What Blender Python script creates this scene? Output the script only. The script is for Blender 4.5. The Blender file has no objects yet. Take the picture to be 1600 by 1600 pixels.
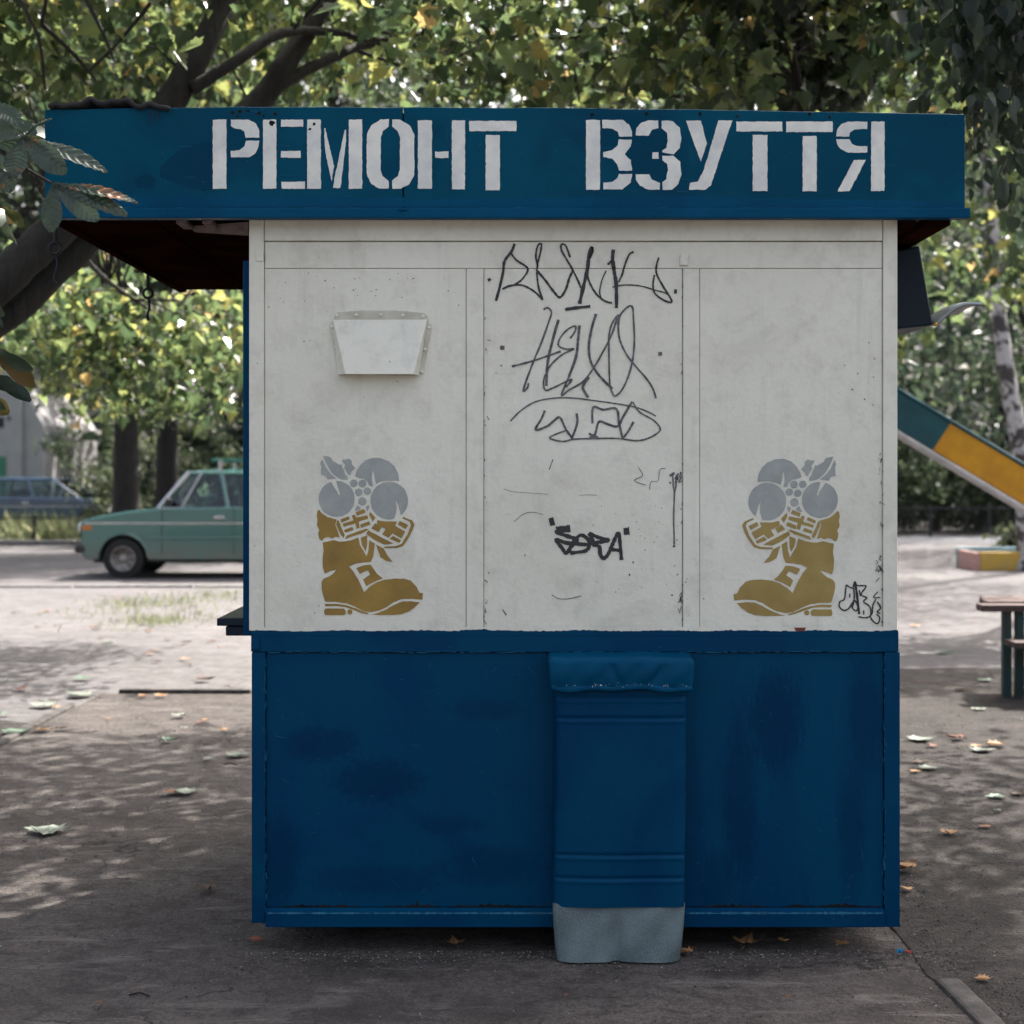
import bpy, math, random
import numpy as np
from mathutils import Vector, Matrix

random.seed(11)
rng = np.random.default_rng(11)
R = math.radians
scene = bpy.context.scene
col = scene.collection

# ------------------------------------------------------------------ camera
FPX, CX, YH, CAMH = 2535.0, 800.0, 742.0, 1.475      # focal length / horizon in pixels of the 1600 px picture
cam_d = bpy.data.cameras.new('camera')
cam = bpy.data.objects.new('camera', cam_d); col.objects.link(cam)
cam.location = (0, 0, CAMH); cam.rotation_euler = (R(90), 0, 0)
cam_d.sensor_width = 36; cam_d.sensor_fit = 'HORIZONTAL'
cam_d.lens = FPX / 1600 * 36
cam_d.shift_y = -(800 - YH) / 1600
cam_d.clip_start = 0.05; cam_d.clip_end = 600
cam_d.dof.use_dof = True; cam_d.dof.focus_distance = 4.98; cam_d.dof.aperture_fstop = 3.5
scene.camera = cam

# ------------------------------------------------------------------ sky, sun, exposure
SUN_EL, SUN_AZ = R(52), R(30)
wd = bpy.data.worlds.new('World'); scene.world = wd; wd.use_nodes = True
nt = wd.node_tree; nt.nodes.clear()
wo = nt.nodes.new('ShaderNodeOutputWorld'); bg = nt.nodes.new('ShaderNodeBackground')
sky = nt.nodes.new('ShaderNodeTexSky'); sky.sky_type = 'NISHITA'; sky.sun_disc = False
sky.sun_elevation = SUN_EL; sky.sun_rotation = SUN_AZ
sky.air_density = 0.8; sky.dust_density = 8.0; sky.ozone_density = 1.0
bg.inputs['Strength'].default_value = 0.15
hz = nt.nodes.new('ShaderNodeHueSaturation'); hz.inputs['Saturation'].default_value = 0.6      # milky summer sky
nt.links.new(sky.outputs[0], hz.inputs['Color']); nt.links.new(hz.outputs[0], bg.inputs[0]); nt.links.new(bg.outputs[0], wo.inputs[0])
sl = bpy.data.lights.new('sun', 'SUN'); sl.energy = 3.8; sl.angle = R(0.5); sl.color = (1.0, 0.955, 0.90)
so = bpy.data.objects.new('sun', sl); col.objects.link(so)
sv = Vector((math.sin(SUN_AZ) * math.cos(SUN_EL), math.cos(SUN_AZ) * math.cos(SUN_EL), math.sin(SUN_EL)))
so.rotation_euler = (-sv).to_track_quat('-Z', 'Y').to_euler(); so.location = (10, 20, 30)
vs = scene.view_settings
vs.view_transform = 'Standard'; vs.look = 'None'; vs.gamma = 1; vs.exposure = 1.70; vs.use_curve_mapping = False

scene.cycles.max_bounces = 5; scene.cycles.diffuse_bounces = 3; scene.cycles.use_adaptive_sampling = True; scene.cycles.adaptive_threshold = 0.025; scene.cycles.glossy_bounces = 2; scene.cycles.transmission_bounces = 4
scene.cycles.transparent_max_bounces = 12; scene.cycles.caustics_reflective = False; scene.cycles.caustics_refractive = False

# ------------------------------------------------------------------ helpers
def W(px, py, Y):                       # a point seen at a pixel of the photograph, standing at distance Y
    return Vector(((px - CX) / FPX * Y, Y, CAMH - (py - YH) / FPX * Y))
def G(px, py):                          # a point of the ground plane
    Y = FPX * CAMH / (py - YH)
    return Vector(((px - CX) / FPX * Y, Y, 0))

def tag(o, label=None, cat=None, group=None, kind=None):
    if label: o['label'] = label
    if cat: o['category'] = cat
    if group: o['group'] = group
    if kind: o['kind'] = kind
    return o
def empty(name, loc, label=None, cat=None, group=None, rz=0):
    o = bpy.data.objects.new(name, None); col.objects.link(o)
    o.location = loc; o.rotation_euler = (0, 0, rz); o.empty_display_size = 0.1
    return tag(o, label, cat, group)
def rootloc(o):
    while o.parent: o = o.parent
    return Vector(o.location)

class MB:
    def __init__(s): s.v = []; s.f = []
    def add(s, vs_, fs):
        b = len(s.v); s.v += [tuple(p) for p in vs_]; s.f += [tuple(b + i for i in f) for f in fs]; return s
    def box(s, x0, x1, y0, y1, z0, z1):
        return s.add([(x0,y0,z0),(x1,y0,z0),(x1,y1,z0),(x0,y1,z0),(x0,y0,z1),(x1,y0,z1),(x1,y1,z1),(x0,y1,z1)],
                     [(0,3,2,1),(4,5,6,7),(0,1,5,4),(1,2,6,5),(2,3,7,6),(3,0,4,7)])
    def prism(s, pts, vec):             # closed polygon (3D points) extruded along vec
        n = len(pts); v = Vector(vec); p = [Vector(q) for q in pts]
        return s.add(p + [q + v for q in p], [tuple(range(n))[::-1], tuple(range(n, 2*n))] +
                     [(i, (i+1) % n, n + (i+1) % n, n + i) for i in range(n)])
    def poly(s, pts): return s.add(pts, [tuple(range(len(pts)))])
    def tube(s, pts, rad, n=8, cap=True, wob=0.0):
        pts = [Vector(p) for p in pts]; m = len(pts)
        if not hasattr(rad, '__len__'): rad = [rad] * m
        vs_ = []; ref = None
        for i, p in enumerate(pts):
            d = (pts[min(i+1, m-1)] - pts[max(i-1, 0)]).normalized()
            if ref is None: ref = d.orthogonal().normalized()
            ref = (ref - d * ref.dot(d)).normalized(); b = d.cross(ref)
            for k in range(n):
                a = 2 * math.pi * k / n
                r = rad[i] * (1 + (random.uniform(-wob, wob) if wob else 0))
                vs_.append(p + (ref * math.cos(a) + b * math.sin(a)) * r)
        fs = [(i*n + k, i*n + (k+1) % n, (i+1)*n + (k+1) % n, (i+1)*n + k) for i in range(m-1) for k in range(n)]
        if cap: fs += [tuple(range(n))[::-1], tuple(range((m-1)*n, m*n))]
        return s.add(vs_, fs)
    def grid(s, fn, nu, nv):            # fn(u,v) -> point, u,v in 0..1
        vs_ = [fn(i / nu, j / nv) for j in range(nv + 1) for i in range(nu + 1)]
        return s.add(vs_, [(j*(nu+1)+i, j*(nu+1)+i+1, (j+1)*(nu+1)+i+1, (j+1)*(nu+1)+i) for j in range(nv) for i in range(nu)])
    def lathe(s, c, axis, prof, n=24):  # prof: (radius, along axis); axis 'y' or 'z'
        vs_ = []
        for r, t in prof:
            for k in range(n):
                a = 2 * math.pi * k / n
                if axis == 'y': vs_.append((c[0] + r*math.cos(a), c[1] + t, c[2] + r*math.sin(a)))
                else: vs_.append((c[0] + r*math.cos(a), c[1] + r*math.sin(a), c[2] + t))
        m = len(prof)
        fs = [(i*n+k, i*n+(k+1) % n, (i+1)*n+(k+1) % n, (i+1)*n+k) for i in range(m-1) for k in range(n)]
        fs += [tuple(range(n))[::-1], tuple(range((m-1)*n, m*n))]
        return s.add(vs_, fs)
    def build(s, name, mat, parent=None, smooth=False, bevel=0, local=False, seg=2, ang=40):
        me = bpy.data.meshes.new(name)
        off = Vector((0, 0, 0)) if (local or parent is None) else rootloc(parent)
        me.from_pydata([(p[0]-off[0], p[1]-off[1], p[2]-off[2]) for p in s.v], [], s.f)
        me.materials.append(mat)
        if smooth: me.polygons.foreach_set('use_smooth', [True] * len(me.polygons))
        o = bpy.data.objects.new(name, me); col.objects.link(o)
        if parent: o.parent = parent
        if bevel:
            md = o.modifiers.new('bevel', 'BEVEL'); md.width = bevel; md.segments = seg; md.limit_method = 'ANGLE'; md.angle_limit = R(ang)
        return o

def inst(src, parent, loc=None, name=None):
    c = src.copy(); col.objects.link(c); c.parent = parent
    if loc is not None: c.location = loc
    return c

def crom(pts, n=6):                     # Catmull-Rom through points
    P = [Vector(p) for p in pts]; out = []
    for i in range(len(P) - 1):
        a, b, c, d = P[max(i-1, 0)], P[i], P[i+1], P[min(i+2, len(P)-1)]
        for k in range(n):
            t = k / n
            out.append(0.5 * ((2*b) + (c-a)*t + (2*a-5*b+4*c-d)*t*t + (3*b-a-3*c+d)*t**3))
    out.append(P[-1]); return out

# ------------------------------------------------------------------ materials
def nmat(name):
    m = bpy.data.materials.new(name); m.use_nodes = True
    t = m.node_tree; b = t.nodes['Principled BSDF']; return m, t, b
def nd(t, typ, **kw):
    n = t.nodes.new('ShaderNode' + typ)
    for k, v in kw.items():
        if k in n.inputs: n.inputs[k].default_value = v
        else: setattr(n, k, v)
    return n
def rgb(c): return (c[0], c[1], c[2], 1)
def ramp(t, src, stops):
    r = t.nodes.new('ShaderNodeValToRGB'); t.links.new(src, r.inputs[0])
    e = r.color_ramp.elements
    while len(e) < len(stops): e.new(0.5)
    for i, (p, c) in enumerate(stops):
        e[i].position = p; e[i].color = rgb(c) if hasattr(c, '__len__') else (c, c, c, 1)
    return r.outputs[0]
def mix(t, fac, a, b):
    m = t.nodes.new('ShaderNodeMix'); m.data_type = 'RGBA'
    for s, v in ((m.inputs[0], fac), (m.inputs[6], a), (m.inputs[7], b)):
        if hasattr(v, 'links') or isinstance(v, bpy.types.NodeSocket): t.links.new(v, s)
        elif hasattr(v, '__len__'): s.default_value = rgb(v)
        else: s.default_value = v
    return m.outputs[2]
def coords(t, scale=(1, 1, 1), kind='Object'):
    c = t.nodes.new('ShaderNodeTexCoord'); m = t.nodes.new('ShaderNodeMapping')
    m.inputs['Scale'].default_value = scale; t.links.new(c.outputs[kind], m.inputs[0]); return m.outputs[0]
def noise(t, vec, scale, detail=4, rough=0.55, dist=0):
    n = nd(t, 'TexNoise', Scale=scale, Detail=detail, Roughness=rough, Distortion=dist)
    t.links.new(vec, n.inputs['Vector']); return n.outputs[0]
def bump(t, b, h, strength=0.3, dist=0.01):
    n = nd(t, 'Bump', Strength=strength, Distance=dist); t.links.new(h, n.inputs['Height']); t.links.new(n.outputs[0], b.inputs['Normal'])

def simple(name, c, rough=0.6, metal=0, var=0.25, scale=8, bmp=0.15, c2=None, spec=0.5, coat=0):
    m, t, b = nmat(name); v = coords(t)
    n = noise(t, v, scale, 5)
    d = tuple(x * (1 - var) for x in c) if c2 is None else c2
    t.links.new(mix(t, ramp(t, n, [(0.35, 0), (0.7, 1)]), c, d), b.inputs['Base Color'])
    b.inputs['Roughness'].default_value = rough; b.inputs['Metallic'].default_value = metal
    b.inputs['Specular IOR Level'].default_value = spec
    if coat: b.inputs['Coat Weight'].default_value = coat; b.inputs['Coat Roughness'].default_value = 0.1
    if bmp: bump(t, b, noise(t, v, scale * 12, 3), bmp, 0.004)
    return m

def white_paint():
    m, t, b = nmat('white_paint'); v = coords(t)
    base = mix(t, ramp(t, noise(t, v, 1.6, 6), [(0.35, 0), (0.75, 1)]), (0.77, 0.76, 0.645), (0.69, 0.675, 0.56))
    fine = mix(t, ramp(t, noise(t, coords(t, (1, 1, 1)), 15, 6, 0.7), [(0.5, 0), (0.75, 0.55)]), base, (0.52, 0.50, 0.42))
    streak = mix(t, ramp(t, noise(t, coords(t, (9, 9, 0.6)), 2.2, 5, 0.65), [(0.56, 0), (0.8, 0.35)]), fine, (0.45, 0.455, 0.40))
    streak = mix(t, ramp(t, noise(t, v, 3.4, 5, 0.7, 0.5), [(0.54, 0), (0.76, 0.6)]), streak, (0.50, 0.48, 0.39))
    vo = nd(t, 'TexVoronoi', Scale=34.0, Randomness=1.0); t.links.new(v, vo.inputs['Vector'])
    gate = ramp(t, noise(t, v, 5, 3), [(0.60, 0), (0.66, 1)])
    sp = ramp(t, vo.outputs['Distance'], [(0.07, 1), (0.12, 0)])
    mm = nd(t, 'Math', operation='MULTIPLY'); t.links.new(gate, mm.inputs[0]); t.links.new(sp, mm.inputs[1])
    t.links.new(mix(t, mm.outputs[0], streak, (0.10, 0.10, 0.085)), b.inputs['Base Color'])
    b.inputs['Roughness'].default_value = 0.5
    h = nd(t, 'Math', operation='ADD'); t.links.new(noise(t, v, 60, 4), h.inputs[0]); k_ = nd(t, 'Math', operation='MULTIPLY'); t.links.new(noise(t, v, 2.2, 2), k_.inputs[0]); k_.inputs[1].default_value = 9.0; t.links.new(k_.outputs[0], h.inputs[1])
    bump(t, b, h.outputs[0], 0.35, 0.005)
    return m
def mark_mask(t, v, st):
    mr = nd(t, 'MapRange'); mr.inputs['From Min'].default_value = 1.25; mr.inputs['From Max'].default_value = 1.75; mr.inputs['To Min'].default_value = st * .75; mr.inputs['To Max'].default_value = 0
    t.links.new(v, mr.inputs['Value']); return mr.outputs[0]
def blue_paint(name, a, bcol, c, sc=(1, 1, 1), rough=0.42, marks=()):
    m, t, b = nmat(name); v = coords(t, sc)
    x = mix(t, ramp(t, noise(t, v, 2.6, 3, 0.5, 0.6), [(0.45, 0), (0.57, 1)]), a, bcol)
    x = mix(t, ramp(t, noise(t, v, 0.9, 5), [(0.3, 0), (0.8, 0.8)]), x, c)
    x = mix(t, ramp(t, noise(t, coords(t, (14, 14, 1.2)), 3, 5, 0.7), [(0.6, 0), (0.85, 0.35)]), x, tuple(k * 0.55 for k in a))
    for mx, mz, rx, rz, st in marks:            # retouched spots: centre and radii in metres, strength
        s1 = nd(t, 'VectorMath', operation='SUBTRACT'); t.links.new(coords(t), s1.inputs[0]); s1.inputs[1].default_value = (mx, 0, mz)
        s2 = nd(t, 'VectorMath', operation='MULTIPLY'); t.links.new(s1.outputs[0], s2.inputs[0]); s2.inputs[1].default_value = (1 / rx, 0, 1 / rz)
        s3 = nd(t, 'VectorMath', operation='LENGTH'); t.links.new(s2.outputs[0], s3.inputs[0])
        n1 = nd(t, 'Math', operation='MULTIPLY_ADD'); t.links.new(noise(t, coords(t, (1, 1, 1) if rx > rz else (2.5, 1, .5)), 9 + 60 * abs(mx), 4, .6), n1.inputs[0]); n1.inputs[1].default_value = 1.3; t.links.new(s3.outputs['Value'], n1.inputs[2])
        x = mix(t, mark_mask(t, n1.outputs[0], st), x, (.0002, .016, .058))
    vo = nd(t, 'TexVoronoi', Scale=22.0); t.links.new(coords(t), vo.inputs['Vector'])
    x = mix(t, ramp(t, vo.outputs['Distance'], [(0.02, 0.7), (0.032, 0)]), x, (0.14, 0.22, 0.27))
    t.links.new(x, b.inputs['Base Color']); b.inputs['Specular IOR Level'].default_value = 0.06
    t.links.new(ramp(t, noise(t, coords(t), 5, 4), [(0.3, rough - 0.1), (0.7, rough + 0.15)]), b.inputs['Roughness'])
    h = nd(t, 'Math', operation='ADD'); t.links.new(noise(t, coords(t), 7, 3), h.inputs[0])
    k = nd(t, 'Math', operation='MULTIPLY'); t.links.new(noise(t, coords(t, (1, 1, 4)), 70, 3), k.inputs[0]); k.inputs[1].default_value = 0.15
    t.links.new(k.outputs[0], h.inputs[1]); bump(t, b, h.outputs[0], 0.25, 0.012)
    return m
def leaf_mat(name, stops, trans=0.42, tcol=1.35, rough=0.45):
    m, t, b = nmat(name)
    g = t.nodes.new('ShaderNodeNewGeometry')
    c = ramp(t, g.outputs['Random Per Island'], stops)
    t.links.new(c, b.inputs['Base Color']); b.inputs['Roughness'].default_value = rough
    b.inputs['Specular IOR Level'].default_value = 0.45
    tr = t.nodes.new('ShaderNodeBsdfTranslucent')
    hs = nd(t, 'HueSaturation', Hue=0.492, Saturation=0.92, Value=tcol); t.links.new(c, hs.inputs['Color'])
    t.links.new(hs.outputs[0], tr.inputs[0])
    ms = t.nodes.new('ShaderNodeMixShader'); ms.inputs[0].default_value = trans
    t.links.new(b.outputs[0], ms.inputs[1]); t.links.new(tr.outputs[0], ms.inputs[2])
    t.links.new(ms.outputs[0], t.nodes['Material Output'].inputs[0])
    return m
def bark(name, a, b2, sc=(6, 6, 1.2), st=0.7):
    m, t, b = nmat(name); v = coords(t, sc)
    n = noise(t, v, 3.0, 5, 0.68, 0.6)
    t.links.new(mix(t, ramp(t, n, [(0.35, 0), (0.65, 1)]), a, b2), b.inputs['Base Color'])
    b.inputs['Roughness'].default_value = 0.9; bump(t, b, n, st, 0.03); return m
def glass_mat(name):
    m, t, b = nmat(name); tr = t.nodes.new('ShaderNodeBsdfTransparent'); gl = t.nodes.new('ShaderNodeBsdfGlossy'); gl.inputs['Roughness'].default_value = .03
    n = noise(t, coords(t), 3); t.links.new(mix(t, n, (.68, .76, .74), (.78, .85, .83)), tr.inputs[0])
    fr = nd(t, 'Fresnel', IOR=1.5); ms = t.nodes.new('ShaderNodeMixShader'); t.links.new(fr.outputs[0], ms.inputs[0]); t.links.new(tr.outputs[0], ms.inputs[1]); t.links.new(gl.outputs[0], ms.inputs[2])
    t.links.new(ms.outputs[0], t.nodes['Material Output'].inputs[0]); return m

M = {}
M['white'] = white_paint()
M['core'] = simple('seam_grime', (0.42, 0.43, 0.39), 0.9, scale=7, c2=(0.10, 0.095, 0.08))
M['blue'] = blue_paint('blue_paint_body', (0.0003, 0.046, 0.104), (0.0002, 0.032, 0.090), (0.0004, 0.050, 0.118))
M['blue_s'] = blue_paint('blue_paint_body_brushed', (0.0003, 0.048, 0.106), (0.0002, 0.030, 0.086), (0.0004, 0.052, 0.120), (1.6, 1, 0.5))
M['fascia'] = blue_paint('blue_paint_sign', (0.0003, 0.060, 0.108), (0.0003, 0.038, 0.078), (0.0004, 0.068, 0.114), (1.0, 1, 1.1), 0.4)
M['trim'] = blue_paint('blue_paint_trim', (0.0004, 0.060, 0.130), (0.0004, 0.046, 0.105), (0.0005, 0.066, 0.136))
M['letter'] = simple('letter_white', (0.75, 0.745, 0.665), 0.55, var=0.3, scale=16, bmp=0.3, c2=(0.56, 0.58, 0.55))
M['gold'] = simple('stencil_gold', (0.34, 0.22, 0.04), 0.5, scale=22, c2=(0.24, 0.15, 0.025), metal=0.0)
M['silver'] = simple('stencil_silver', (0.29, 0.315, 0.295), 0.5, scale=26, c2=(0.36, 0.385, 0.355), metal=0.0)
M['marker'] = simple('black_marker', (0.012, 0.013, 0.015), 0.5, scale=40, c2=(0.03, 0.03, 0.033))
M['marker2'] = simple('grey_marker', (0.045, 0.045, 0.047), 0.6, scale=60, c2=(0.16, 0.16, 0.16))
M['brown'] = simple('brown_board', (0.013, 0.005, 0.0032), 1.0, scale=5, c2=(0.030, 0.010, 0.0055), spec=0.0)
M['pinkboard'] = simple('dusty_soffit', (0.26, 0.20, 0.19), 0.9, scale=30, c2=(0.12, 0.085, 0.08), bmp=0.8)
M['felt'] = simple('roofing_felt', (0.012, 0.012, 0.013), 0.85, scale=20, bmp=0.6)
M['steel'] = simple('dark_steel', (0.02, 0.022, 0.026), 0.5, metal=0.6)
M['navy'] = simple('navy_metal', (0.004, 0.012, 0.022), 0.45, scale=5, c2=(0.002, 0.007, 0.014), spec=.2)
M['grey_metal'] = simple('grey_reflector', (0.33, 0.36, 0.37), 0.35, metal=0.7, scale=12)
M['concrete'] = simple('concrete', (0.24, 0.225, 0.215), 0.9, scale=9, bmp=0.6, c2=(0.13, 0.12, 0.115))
M['kerb_dull'] = simple('kerb_dull', (0.10, 0.088, 0.08), 0.95, scale=16, bmp=1.0, c2=(0.035, 0.03, 0.027))
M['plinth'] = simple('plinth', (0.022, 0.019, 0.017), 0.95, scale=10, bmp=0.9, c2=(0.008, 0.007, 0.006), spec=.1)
M['rust'] = simple('rust_red', (0.20, 0.055, 0.03), 0.9, scale=40)

def pm(px, py, rx, ry, st): return ((px - 800) / 507 - .19, 1.475 - (py - 742) / 507, rx / 507, ry / 507, st)
M['blue_l'] = blue_paint('blue_paint_left_panel', (0.0003, 0.046, 0.104), (0.0002, 0.034, 0.094), (0.0004, 0.050, 0.118), marks=[pm(590, 1222, 80, 38, .75), pm(500, 1163, 62, 30, .7), pm(752, 1108, 62, 20, .5), pm(700, 1290, 60, 16, .45), pm(590, 1375, 120, 26, .5), pm(765, 1352, 90, 36, .5), pm(436, 1345, 36, 80, .7)])
M['blue_s'] = blue_paint('blue_paint_right_panel', (0.0003, 0.048, 0.106), (0.0002, 0.032, 0.090), (0.0004, 0.052, 0.120), (1.6, 1, 0.5), marks=[pm(1156, 1260, 30, 160, .65), pm(1212, 1125, 46, 90, .75), pm(1352, 1120, 30, 110, .65), pm(1330, 1300, 24, 120, .55), pm(1120, 1380, 30, 60, .5)])
def leather():
    m, t, b = nmat('leatherette'); v = coords(t)
    vo = nd(t, 'TexVoronoi', Scale=210.0); t.links.new(v, vo.inputs['Vector'])
    c = mix(t, ramp(t, noise(t, v, 9, 6), [(0.3, 0), (0.7, 1)]), (0.12, 0.165, 0.17), (0.03, 0.055, 0.062))
    t.links.new(mix(t, ramp(t, vo.outputs['Distance'], [(0.1, 0), (0.6, 0.5)]), c, (0.17, 0.21, 0.21)), b.inputs['Base Color'])
    b.inputs['Roughness'].default_value = 0.5; bump(t, b, vo.outputs['Distance'], 0.3, 0.003); return m
M['leather'] = leather()

def ground_mat(name, cols, sc=1.0, bst=0.5, stretch=(1, 1, 1)):
    m, t, b = nmat(name); v = coords(t, stretch)
    a = mix(t, ramp(t, noise(t, v, 0.55 * sc, 6, 0.6), [(0.35, 0), (0.65, 1)]), cols[0], cols[1])
    a = mix(t, ramp(t, noise(t, v, 2.3 * sc, 5, 0.65, 0.4), [(0.5, 0), (0.72, 0.85)]), a, cols[2])
    a = mix(t, ramp(t, noise(t, v, 90, 4, 0.7), [(0.40, 0), (0.68, 0.85)]), a, tuple(k * 0.38 for k in cols[0]))
    a = mix(t, ramp(t, noise(t, v, 8 * sc, 5, 0.8, 0.8), [(0.46, 0), (0.64, 0.8)]), a, tuple(k * 0.42 for k in cols[0]))
    a = mix(t, ramp(t, noise(t, coords(t, (0.5, 1.6, 1)), 3.1 * sc, 5, 0.72, 1.2), [(0.55, 0), (0.72, 0.7)]), a, tuple(min(1, k * 1.35) for k in cols[1]))
    vo = nd(t, 'TexVoronoi', Scale=70.0); t.links.new(v, vo.inputs['Vector'])
    a = mix(t, ramp(t, vo.outputs['Distance'], [(0.10, 0.6), (0.16, 0)]), a, tuple(min(1, k * 1.6) for k in cols[1]))
    ck = nd(t, 'TexVoronoi', Scale=0.75); ck.feature = 'DISTANCE_TO_EDGE'
    wv = nd(t, 'VectorMath', operation='ADD'); nz = nd(t, 'TexNoise', Scale=2.5, Detail=4.0); t.links.new(v, nz.inputs['Vector']); t.links.new(v, wv.inputs[0]); t.links.new(nz.outputs['Color'], wv.inputs[1]); t.links.new(wv.outputs[0], ck.inputs['Vector'])
    cf = nd(t, 'Math', operation='MULTIPLY'); t.links.new(ramp(t, ck.outputs['Distance'], [(0.003, 0.75), (0.010, 0)]), cf.inputs[0]); t.links.new(ramp(t, noise(t, v, 0.9, 2), [(0.47, 0), (0.55, 1)]), cf.inputs[1])
    a = mix(t, cf.outputs[0], a, tuple(k * 0.25 for k in cols[2]))
    t.links.new(a, b.inputs['Base Color']); b.inputs['Roughness'].default_value = 0.92
    b.inputs['Specular IOR Level'].default_value = 0.25
    h = nd(t, 'Math', operation='ADD'); t.links.new(noise(t, v, 60, 4, 0.7), h.inputs[0]); t.links.new(noise(t, v, 6, 4), h.inputs[1])
    bump(t, b, h.outputs[0], bst, 0.02); return m
M['sand'] = ground_mat('sandy_dirt', [(0.143, 0.132, 0.130), (0.175, 0.162, 0.159), (0.088, 0.079, 0.075)])
M['asphalt'] = ground_mat('worn_asphalt', [(0.108, 0.092, 0.083), (0.175, 0.151, 0.138), (0.036, 0.031, 0.028)], 1.2, 0.9)
M['dirt'] = ground_mat('dark_dirt', [(0.054, 0.046, 0.041), (0.085, 0.074, 0.066), (0.019, 0.0165, 0.0145)], 1.5, 1.0)
M['road'] = ground_mat('road', [(0.145, 0.135, 0.132), (0.178, 0.165, 0.162), (0.105, 0.096, 0.093)])
M['meadow'] = ground_mat('meadow', [(0.06, 0.085, 0.04), (0.08, 0.10, 0.05), (0.04, 0.06, 0.03)])
M['grey_path'] = ground_mat('grey_path', [(0.19, 0.19, 0.20), (0.23, 0.23, 0.24), (0.14, 0.14, 0.15)])

M['leaf_maple'] = leaf_mat('leaf_maple', [(0, (0.010, 0.019, 0.008)), (0.45, (0.025, 0.040, 0.015)), (0.85, (0.055, 0.072, 0.022)), (0.98, (0.105, 0.104, 0.026)), (1, (0.14, 0.09, 0.03))], 0.58, 4.2, 0.28)
M['leaf_green'] = leaf_mat('leaf_green', [(0, (0.010, 0.018, 0.010)), (0.5, (0.024, 0.037, 0.018)), (1, (0.05, 0.066, 0.030))], 0.5, 3.0, 0.32)
M['leaf_dark'] = leaf_mat('leaf_dark', [(0, (0.008, 0.015, 0.010)), (0.6, (0.018, 0.029, 0.017)), (1, (0.038, 0.052, 0.029))], 0.45, 2.8, 0.35)
M['leaf_pale'] = leaf_mat('leaf_pale', [(0, (0.025, 0.038, 0.019)), (0.6, (0.05, 0.067, 0.033)), (1, (0.09, 0.098, 0.048))], 0.48, 2.3)
M['leaf_chestnut'] = leaf_mat('leaf_chestnut', [(0, (0.022, 0.042, 0.026)), (0.6, (0.045, 0.07, 0.032)), (0.9, (0.11, 0.11, 0.03)), (1, (0.13, 0.07, 0.022))], 0.28, 1.2, 0.35)
M['grass'] = leaf_mat('grass', [(0, (0.09, 0.12, 0.055)), (0.6, (0.15, 0.18, 0.085)), (1, (0.25, 0.24, 0.13))], 0.4, 1.6)
M['bark'] = bark('bark', (0.030, 0.026, 0.021), (0.010, 0.0085, 0.007))
M['bark_d'] = bark('bark_dark', (0.030, 0.026, 0.022), (0.009, 0.0075, 0.0065), (9, 9, 1.0), 1.0)
M['bark_r'] = bark('bark_red', (0.034, 0.020, 0.015), (0.014, 0.009, 0.007))
def birch_bark():
    m, t, b = nmat('birch_bark'); n = noise(t, coords(t, (1.6, 1.6, 1.5)), 2.6, 5, .6, .8)
    t.links.new(mix(t, ramp(t, n, [(0.47, 0), (0.54, 1)]), (0.42, 0.40, 0.39), (0.05, 0.045, 0.043)), b.inputs['Base Color']); b.inputs['Roughness'].default_value = .85
    bump(t, b, n, .3, .02); return m
M['birch'] = birch_bark()

# ------------------------------------------------------------------ leaves
def leaf_template(kind):
    if kind == 'maple':
        h = [(0, 0, 0), (0.10, -0.06), (0.26, 0.02), (0.44, -0.02), (0.37, 0.16), (0.54, 0.34), (0.40, 0.38), (0.38, 0.50), (0.24, 0.46), (0.20, 0.70), (0.10, 0.72), (0, 1.0)]
        half = [(p[0], p[1]) for p in h]
    elif kind == 'oval':
        half = [(0, 0), (0.24, 0.10), (0.36, 0.36), (0.28, 0.66), (0, 1.0)]
    elif kind == 'blade':
        half = [(0, 0), (0.035, 0.05), (0.03, 0.55), (0, 1.0)]
    else:
        half = [(0, 0), (0.42, 0.30), (0.30, 0.62), (0, 1.0)]
    n = len(half)
    V = [(x, y, 0.28 * abs(x) - 0.22 * y * y) for x, y in half] + [(-x, y, 0.28 * abs(x) - 0.22 * y * y) for x, y in half[1:-1]]
    F = [list(range(n)), [n-1] + list(range(2*n - 3, n - 1, -1)) + [0]]
    F[1] = [0, n-1] + list(range(2*n - 3, n - 1, -1))
    return np.array(V), F
def pebble_template():
    return np.array([(.5, 0, 0), (-.5, 0, 0), (0, .45, 0), (0, -.45, 0), (.05, 0, .28), (0, .05, -.28)]), [[0, 2, 4], [2, 1, 4], [1, 3, 4], [3, 0, 4], [2, 0, 5], [1, 2, 5], [3, 1, 5], [0, 3, 5]]
TPL = {k: leaf_template(k) for k in ('maple', 'oval', 'blade', 'simple')}

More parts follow.
